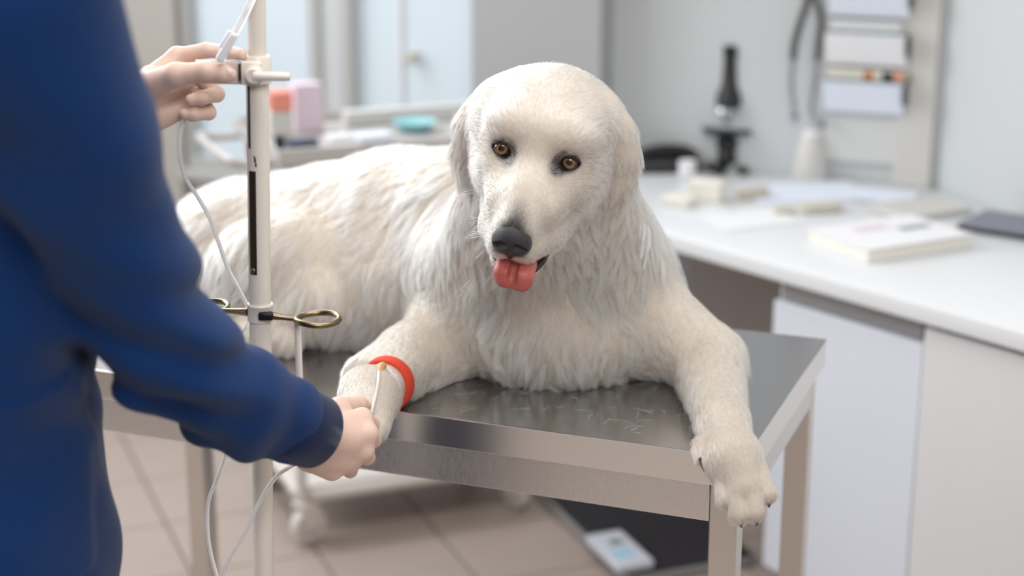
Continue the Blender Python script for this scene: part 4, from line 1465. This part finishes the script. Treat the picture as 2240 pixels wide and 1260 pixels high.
# head
gd(hl(0, 0.10, -0.040), hd(0, -1, 0.1), 0.007, 0.35, 6)
gd(hl(0, 0.06, -0.025), hd(0, -1, 0.25), 0.008, 0.35, 6)
gd(hl(0, 0.02, 0.005), hd(0, -0.8, 0.7), 0.010, 0.35, 5.5)
gd(hl(0, -0.02, 0.05), hd(0, -0.6, 0.9), 0.014, 0.38, 4.5)
gd(hl(0, -0.07, 0.09), hd(0, -1, 0.3), 0.019, 0.40, 3.6)
gd(hl(0, -0.15, 0.07), hd(0, -0.8, -0.6), 0.030, 0.4, 1.8)
for s in (-1, 1):
    gd(hl(0.02 * s, 0.10, -0.075), hd(0.55 * s, -0.7, -0.5), 0.008, 0.34, 6)
    gd(hl(0.045 * s, 0.05, -0.075), hd(0.3 * s, -0.8, -0.6), 0.010, 0.34, 5)
    gd(hl(0.03 * s, 0.09, -0.105), hd(0.3 * s, -0.5, -0.9), 0.009, 0.34, 5)
    gd(hl(0.042 * s, 0.02, -0.02), hd(0.5 * s, -0.8, -0.1), 0.010, 0.34, 5.5)
    gd(hl(0.045 * s, 0.0, 0.022), hd(0.5 * s, -0.5, 0.8), 0.011, 0.36, 5)
    gd(hl(0.070 * s, -0.02, 0.0), hd(0.7 * s, -0.8, -0.2), 0.014, 0.38, 4.5)
    gd(hl(0.05 * s, -0.05, 0.07), hd(0.6 * s, -0.8, 0.3), 0.018, 0.38, 3.6)
    gd(hl(0.075 * s, -0.02, -0.05), hd(0.5 * s, -0.7, -0.6), 0.020, 0.38, 3.4)
    gd(hl(0.09 * s, -0.05, -0.07), hd(0.4 * s, -0.5, -0.9), 0.030, 0.40, 1.9)
    gd(hl(0.06 * s, -0.03, -0.11), hd(0.3 * s, -0.4, -1.0), 0.036, 0.42, 1.7)
    gd(hl(0.09 * s, -0.10, 0.040), hd(0.6 * s, 0.1, -0.8), 0.018, 0.22, 3.0)
    gd(hl(0.125 * s, -0.08, 0.01), hd(0.15 * s, 0.05, -1), 0.024, 0.20, 2.8)
    gd(hl(0.135 * s, -0.07, -0.05), hd(0.05 * s, 0.0, -1), 0.030, 0.20, 2.4)
    gd(hl(0.12 * s, -0.06, -0.10), hd(-0.1 * s, 0.0, -1), 0.032, 0.20, 2.2)
gd(hl(0, 0.06, -0.135), hd(0, -0.5, -0.9), 0.012, 0.35, 2.4)
gd(hl(0, 0.0, -0.145), hd(0, -0.4, -1), 0.034, 0.45, 1.6)
# neck and chest
for px, py, Y, d, L in ((1100, 560, 2.45, (-0.35, -0.35, -1), 0.055), (1180, 680, 2.42, (-0.1, -0.4, -1), 0.058), (1300, 620, 2.45, (0.2, -0.4, -1), 0.056), (1400, 560, 2.5, (0.35, -0.3, -1), 0.05),
                        (1040, 520, 2.55, (-0.35, -0.3, -1), 0.052), (1200, 780, 2.41, (-0.05, -0.35, -1), 0.050), (1300, 780, 2.42, (0.1, -0.35, -1), 0.046), (1080, 760, 2.45, (-0.1, -0.35, -1), 0.046),
                        (1420, 720, 2.44, (0.35, -0.3, -1), 0.040), (1440, 480, 2.65, (0.4, 0.0, -1), 0.045), (980, 620, 2.58, (-0.3, -0.4, -1), 0.046), (1200, 850, 2.42, (0, -0.4, -1), 0.040)):
    gd(at(px, py, Y), d, L, 0.40, 1.0)
# back, flank, rump
bk = np.array([-0.92, 0.34, 0])
for px, py, Y, d, L in ((950, 350, 2.74, bk + [0, -0.2, -0.1], 0.046), (800, 350, 2.82, bk + [0, -0.2, -0.15], 0.046), (650, 360, 2.86, bk + [0, -0.2, -0.2], 0.046), (500, 430, 2.88, bk + [0, -0.2, -0.5], 0.050), (400, 460, 2.90, bk + [0, -0.3, -0.7], 0.052),
                        (950, 480, 2.62, bk * 0.8 + [0, -0.3, -0.8], 0.050), (820, 480, 2.70, bk * 0.8 + [0, -0.3, -0.7], 0.050), (880, 640, 2.66, bk * 0.4 + [0, -0.3, -1], 0.050), (800, 700, 2.68, bk * 0.2 + [0, -0.4, -1], 0.050),
                        (600, 500, 2.72, bk * 0.7 + [0, -0.3, -0.7], 0.046), (650, 580, 2.64, bk * 0.6 + [0, -0.3, -0.9], 0.046), (540, 620, 2.70, bk * 0.7 + [0, -0.3, -1], 0.048), (700, 660, 2.62, bk * 0.5 + [0, -0.3, -1], 0.040), (620, 740, 2.62, bk * 0.5 + [0, -0.4, -0.6], 0.024)):
    gd(at(px, py, Y), d, L, 0.45, 0.85)
gd(rump + [-0.1, 0.1, 0.05], bk + [0, 0, -0.6], 0.05, 0.45, 0.5)
gd(mid + [0.05, 0.13, 0.0], bk + [0, 0.3, -0.8], 0.05, 0.4, 0.4)
gd(chest + [0.15, 0.1, 0.0], np.array([0.2, 0.6, -1.0]), 0.05, 0.4, 0.5)
# forelegs
for a, b, L0, L1 in ((LS, LE, 0.036, 0.026), (LE, LW, 0.026, 0.020), (LW, LP0, 0.017, 0.013), (LP0, LP1, 0.013, 0.012)):
    d = (b - a) / np.linalg.norm(b - a)
    for t in (0.15, 0.5, 0.85):
        for o in (np.array([0, -0.05, 0.02]), np.array([0.05, 0, 0]), np.array([-0.05, -0.01, 0])):
            gd(a + (b - a) * t + o * 0.8, d + [0, 0, -0.15] + o * 3, L0 + (L1 - L0) * t, 0.40, 3.2 if L0 < 0.03 else 1.6)
for (p, r), q in zip(toes, knk):
    gd(p, (p - q) / np.linalg.norm(p - q) + np.array([0, 0.2, -0.3]), 0.009, 0.36, 5.5)
for a, b, L0, L1 in ((RS, RE, 0.036, 0.028), (RE, RW, 0.026, 0.016), (RW, RP0, 0.013, 0.011), (RP0, RP1, 0.011, 0.011)):
    d = (b - a) / np.linalg.norm(b - a)
    for t in (0.15, 0.5, 0.85):
        for o in (np.array([0, -0.05, 0.02]), np.array([0.04, -0.03, 0]), np.array([-0.05, 0, 0.0])):
            gd(a + (b - a) * t + o * 0.8, d + [0, 0, -0.25] + o * 3, L0 + (L1 - L0) * t, 0.38, 3.2 if L0 < 0.03 else 1.6)
GP, GD, GL, GLI, GDN = map(np.array, (GP, GD, GL, GLI, GDN))
GALL = np.concatenate([GD, GL[:, None], GLI[:, None], GDN[:, None]], 1)


def gfield(P):
    out = np.empty((len(P), 6))
    for i in range(0, len(P), 20000):
        q = P[i:i + 20000]
        d2 = ((q[:, None, :] - GP[None]) ** 2).sum(-1) + 1e-5
        w = 1 / d2 ** 2.2
        w /= w.sum(1, keepdims=True)
        out[i:i + 20000] = w @ GALL
    return out


def unit(v):
    return v / (np.linalg.norm(v, axis=-1, keepdims=True) + 1e-9)


tri = np.concatenate([DF[:, [0, 1, 2]], DF[:, [0, 2, 3]]])
ta_ = 0.5 * np.linalg.norm(np.cross(DV[tri[:, 1]] - DV[tri[:, 0]], DV[tri[:, 2]] - DV[tri[:, 0]]), axis=1)
tcn = DV[tri].mean(1)
tn = unit(np.cross(DV[tri[:, 1]] - DV[tri[:, 0]], DV[tri[:, 2]] - DV[tri[:, 0]]))
gf = gfield(tcn)
wt = ta_ * gf[:, 5]
toc = unit(np.array([0, 0, CAMH]) - tcn)
fac = (tn * toc).sum(1)
wt *= np.where(fac < -0.35, 0.35, 1.0)                      # the far side carries a thinner coat
NH = 430000
pick = rng.choice(len(tri), NH, p=wt / wt.sum())
u, v = rng.random(NH), rng.random(NH)
fl_ = u + v > 1
u[fl_], v[fl_] = 1 - u[fl_], 1 - v[fl_]
A_, B_, C_ = (DV[tri[pick, i]] for i in range(3))
RP = A_ + (B_ - A_) * u[:, None] + (C_ - A_) * v[:, None]
NV = D.grad(DV, 0.003)
RN = unit(NV[tri[pick, 0]] * (1 - u - v)[:, None] + NV[tri[pick, 1]] * u[:, None] + NV[tri[pick, 2]] * v[:, None])
# leave eyes, nose, mouth, bandage and the underside free
keep = np.ones(NH, bool)
lc = (RP - HO) @ HM.T                                       # head coordinates
for s in (-1, 1):
    q = (RP - EYE[(s + 1) // 2]) @ HM.T
    keep &= ((q[:, 0] / 0.0155) ** 2 + (q[:, 2] / 0.0115) ** 2 > 1) | (np.abs(q[:, 1]) > 0.03)
qn = (RP - nc) @ HM.T
keep &= ~((np.abs(qn[:, 0]) < 0.022) & (qn[:, 1] > -0.012) & (qn[:, 2] < 0.014) & (qn[:, 2] > -0.02))
keep &= ~((lc[:, 2] < -0.100) & (lc[:, 2] > -0.117) & (lc[:, 1] > 0.055) & (np.abs(lc[:, 0]) < 0.05) & (RN @ HF < 0.3))
tb_ = (RP - bc) @ bax
rb_ = np.linalg.norm(RP - bc - tb_[:, None] * bax, axis=1)
keep &= ~((np.abs(tb_) < 0.0165) & (rb_ < 0.075))
tv_ = (RP[:, :2] - TC) @ TV
keep &= ~((RP[:, 2] < TTZ + 0.004) & (tv_ > 0))
RP, RN = RP[keep], RN[keep]
lc, qn = lc[keep], qn[keep]
NH = len(RP)
g = gfield(RP)
dirv, L, li = unit(g[:, :3]), g[:, 3].copy(), g[:, 4]
L *= 1 + 0.22 * np.clip((L - 0.03) / 0.015, 0, 1)
# clumps: every hair leans towards the hair at its clump's centre
ncl = int(NH / 34)
cidx = rng.choice(NH, ncl, replace=False)
kd = KDTree(ncl)
for i, c in enumerate(RP[cidx]):
    kd.insert(c, i)
kd.balance()
own = np.fromiter((kd.find(p)[1] for p in RP), np.int64, NH)
ncb = int(NH / 420)
bidx = rng.choice(ncl, ncb, replace=False)
kb = KDTree(ncb)
for i, c in enumerate(RP[cidx[bidx]]):
    kb.insert(c, i)
kb.balance()
bown = np.fromiter((kb.find(p)[1] for p in RP[cidx]), np.int64, ncl)
jit_c = rng.normal(size=(ncl, 3)) * 0.26
jit_b = rng.normal(size=(ncb, 3)) * 0.24
len_c = rng.uniform(0.66, 1.14, ncl)
len_b = rng.uniform(0.76, 1.22, ncb)
longf = np.clip((L - 0.010) / 0.03, 0, 1)                    # long coat is wilder than the face
S = 6
ss = np.linspace(0, 1, S)


def strands(P, Nn, d, Ln, lift_, jit, wild):
    t = d + jit * wild[:, None]
    t = unit(t - Nn * (t * Nn).sum(1, keepdims=True))
    d0 = unit(t + Nn * (lift_ * 1.5)[:, None])
    out = np.empty((len(P), S, 3))
    p = P - Nn * np.minimum(0.0015, Ln * 0.04)[:, None]
    cur = d0
    out[:, 0] = p
    for k in range(1, S):
        cur = unit(cur + (t * 0.22 + jit * (0.10 * math.sin(2.6 * k)) * wild[:, None] + GRAV * 0.24 * np.minimum(1, Ln / 0.04)[:, None] - Nn * (0.16 * lift_)[:, None]))
        p = p + cur * (Ln / (S - 1))[:, None]
        out[:, k] = p
    return out


wild = 0.25 + 0.75 * longf
jc = jit_c + jit_b[bown]
Lc = L[cidx] * len_c * len_b[bown]
CS = strands(RP[cidx], RN[cidx], dirv[cidx], Lc, li[cidx], jc, wild[cidx])
# the locks of one tuft gather towards its middle
bs_ = bidx[bown]
for k in range(1, S):
    w = (0.42 * longf[cidx] * ss[k] ** 1.4)[:, None]
    CS[:, k] = CS[:, k] * (1 - w) + (CS[bs_, k] + (CS[:, 0] - CS[bs_, 0]) * 0.55) * w
Li = L * (len_c * len_b[bown])[own] * rng.uniform(0.72, 1.08, NH)
# a few long flyaway hairs
fly = rng.random(NH) < 0.035
Li[fly] *= 1.45
HS = strands(RP, RN, dirv, Li, li * np.where(fly, 1.6, 1.0), jc[own] * 0.8 + rng.normal(size=(NH, 3)) * 0.12, wild)
cw = (0.10 + 0.74 * longf) * np.where(fly, 0.2, 1.0)
for k in range(1, S):
    w = (cw * ss[k] ** 1.2)[:, None]
    tgt = CS[own, k] + (HS[:, 0] - CS[own, 0]) * 0.16
    HS[:, k] = HS[:, k] * (1 - w) + tgt * w
# hair never runs into the steel
tv_ = (HS[..., 0] - TC[0]) * TV[0] + (HS[..., 1] - TC[1]) * TV[1]
zz = HS[..., 2]
HS[..., 2] = np.where((tv_ > -0.002) & (zz < TTZ + 0.0015), TTZ + 0.0015 + rng.random(zz.shape) * 0.002, zz)
# colours: warm white, grey skin colour round the eyes and on the nose bridge, cream with painted-in shade low on the chest and legs
base = np.array([0.90, 0.872, 0.83])
tint = np.tile(base, (NH, 1))
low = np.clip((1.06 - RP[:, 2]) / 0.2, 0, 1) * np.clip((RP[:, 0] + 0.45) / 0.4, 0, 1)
tint *= 1 - low[:, None] * np.array([0.11, 0.145, 0.20])  # cream tone plus chest shade painted into the fur colour
for s in (-1, 1):
    q = (RP - EYE[(s + 1) // 2]) @ HM.T
    r = np.sqrt(((q[:, 0] + 0.007 * s) / 0.020) ** 2 + ((q[:, 2] - 0.004 - 0.004 * (q[:, 0] * s < 0)) / 0.0150) ** 2)
    m = np.clip((1.36 - r) / 0.6, 0, 1) * (np.abs(q[:, 1]) < 0.035) * (rng.random(NH) < 0.66)
    tint = tint * (1 - m[:, None]) + np.array([0.04, 0.036, 0.04]) * m[:, None]
r = np.sqrt((qn[:, 0] / 0.026) ** 2 + ((qn[:, 2] - 0.006) / 0.062) ** 2)
m = np.clip((1.00 - r) / 0.6, 0, 1) * (qn[:, 2] > -0.03) * (rng.random(NH) < 0.93) * (np.abs(qn[:, 1]) < 0.085) * np.clip((qn[:, 2] + 0.022) / 0.02, 0, 1)
tint = tint * (1 - 0.95 * m[:, None]) + np.array([0.05, 0.05, 0.056]) * 0.95 * m[:, None]
rad0 = 0.000085 + 0.00013 * longf


def hair_object(name, H, r0, tint_, m, parent):
    n, S_ = H.shape[:2]
    cu = bpy.data.hair_curves.new(name)
    cu.add_curves([S_] * n)
    cu.position_data.foreach_set('vector', np.ascontiguousarray(H, np.float32).ravel())
    ra = cu.attributes.get('radius') or cu.attributes.new('radius', 'FLOAT', 'POINT')
    prof = np.array([1.0, 1.0, 0.9, 0.75, 0.5, 0.12]) if S_ == 6 else np.linspace(1, 0.15, S_)
    ra.data.foreach_set('value', np.ascontiguousarray(r0[:, None] * prof[None], np.float32).ravel())
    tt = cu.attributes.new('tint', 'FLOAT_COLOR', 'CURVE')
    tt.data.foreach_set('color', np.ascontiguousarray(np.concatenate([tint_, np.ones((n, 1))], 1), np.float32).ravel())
    cu.materials.append(m)
    o = bpy.data.objects.new(name, cu)
    COL.objects.link(o)
    attach(o, parent)
    return o


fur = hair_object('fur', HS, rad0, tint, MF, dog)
fur['kind'] = 'stuff'
# whiskers
wk = []
for s in (-1, 1):
    for k in range(9):
        f, u_ = rng.uniform(0.055, 0.10), rng.uniform(-0.092, -0.070)
        p = hl(0.036 * s if f < 0.08 else 0.028 * s, f, u_)
        d = hd(s * rng.uniform(0.8, 1.1), rng.uniform(-0.35, 0.25), rng.uniform(-0.35, 0.25))
        Lw = rng.uniform(0.030, 0.052)
        pts = [p + d * Lw * t + HU * (-0.012 * t * t) for t in ss]
        wk.append(pts)
wk = np.array(wk)
wo = hair_object('whiskers', wk, np.full(len(wk), 0.00022), np.tile([0.9, 0.9, 0.9], (len(wk), 1)), MF, dog)
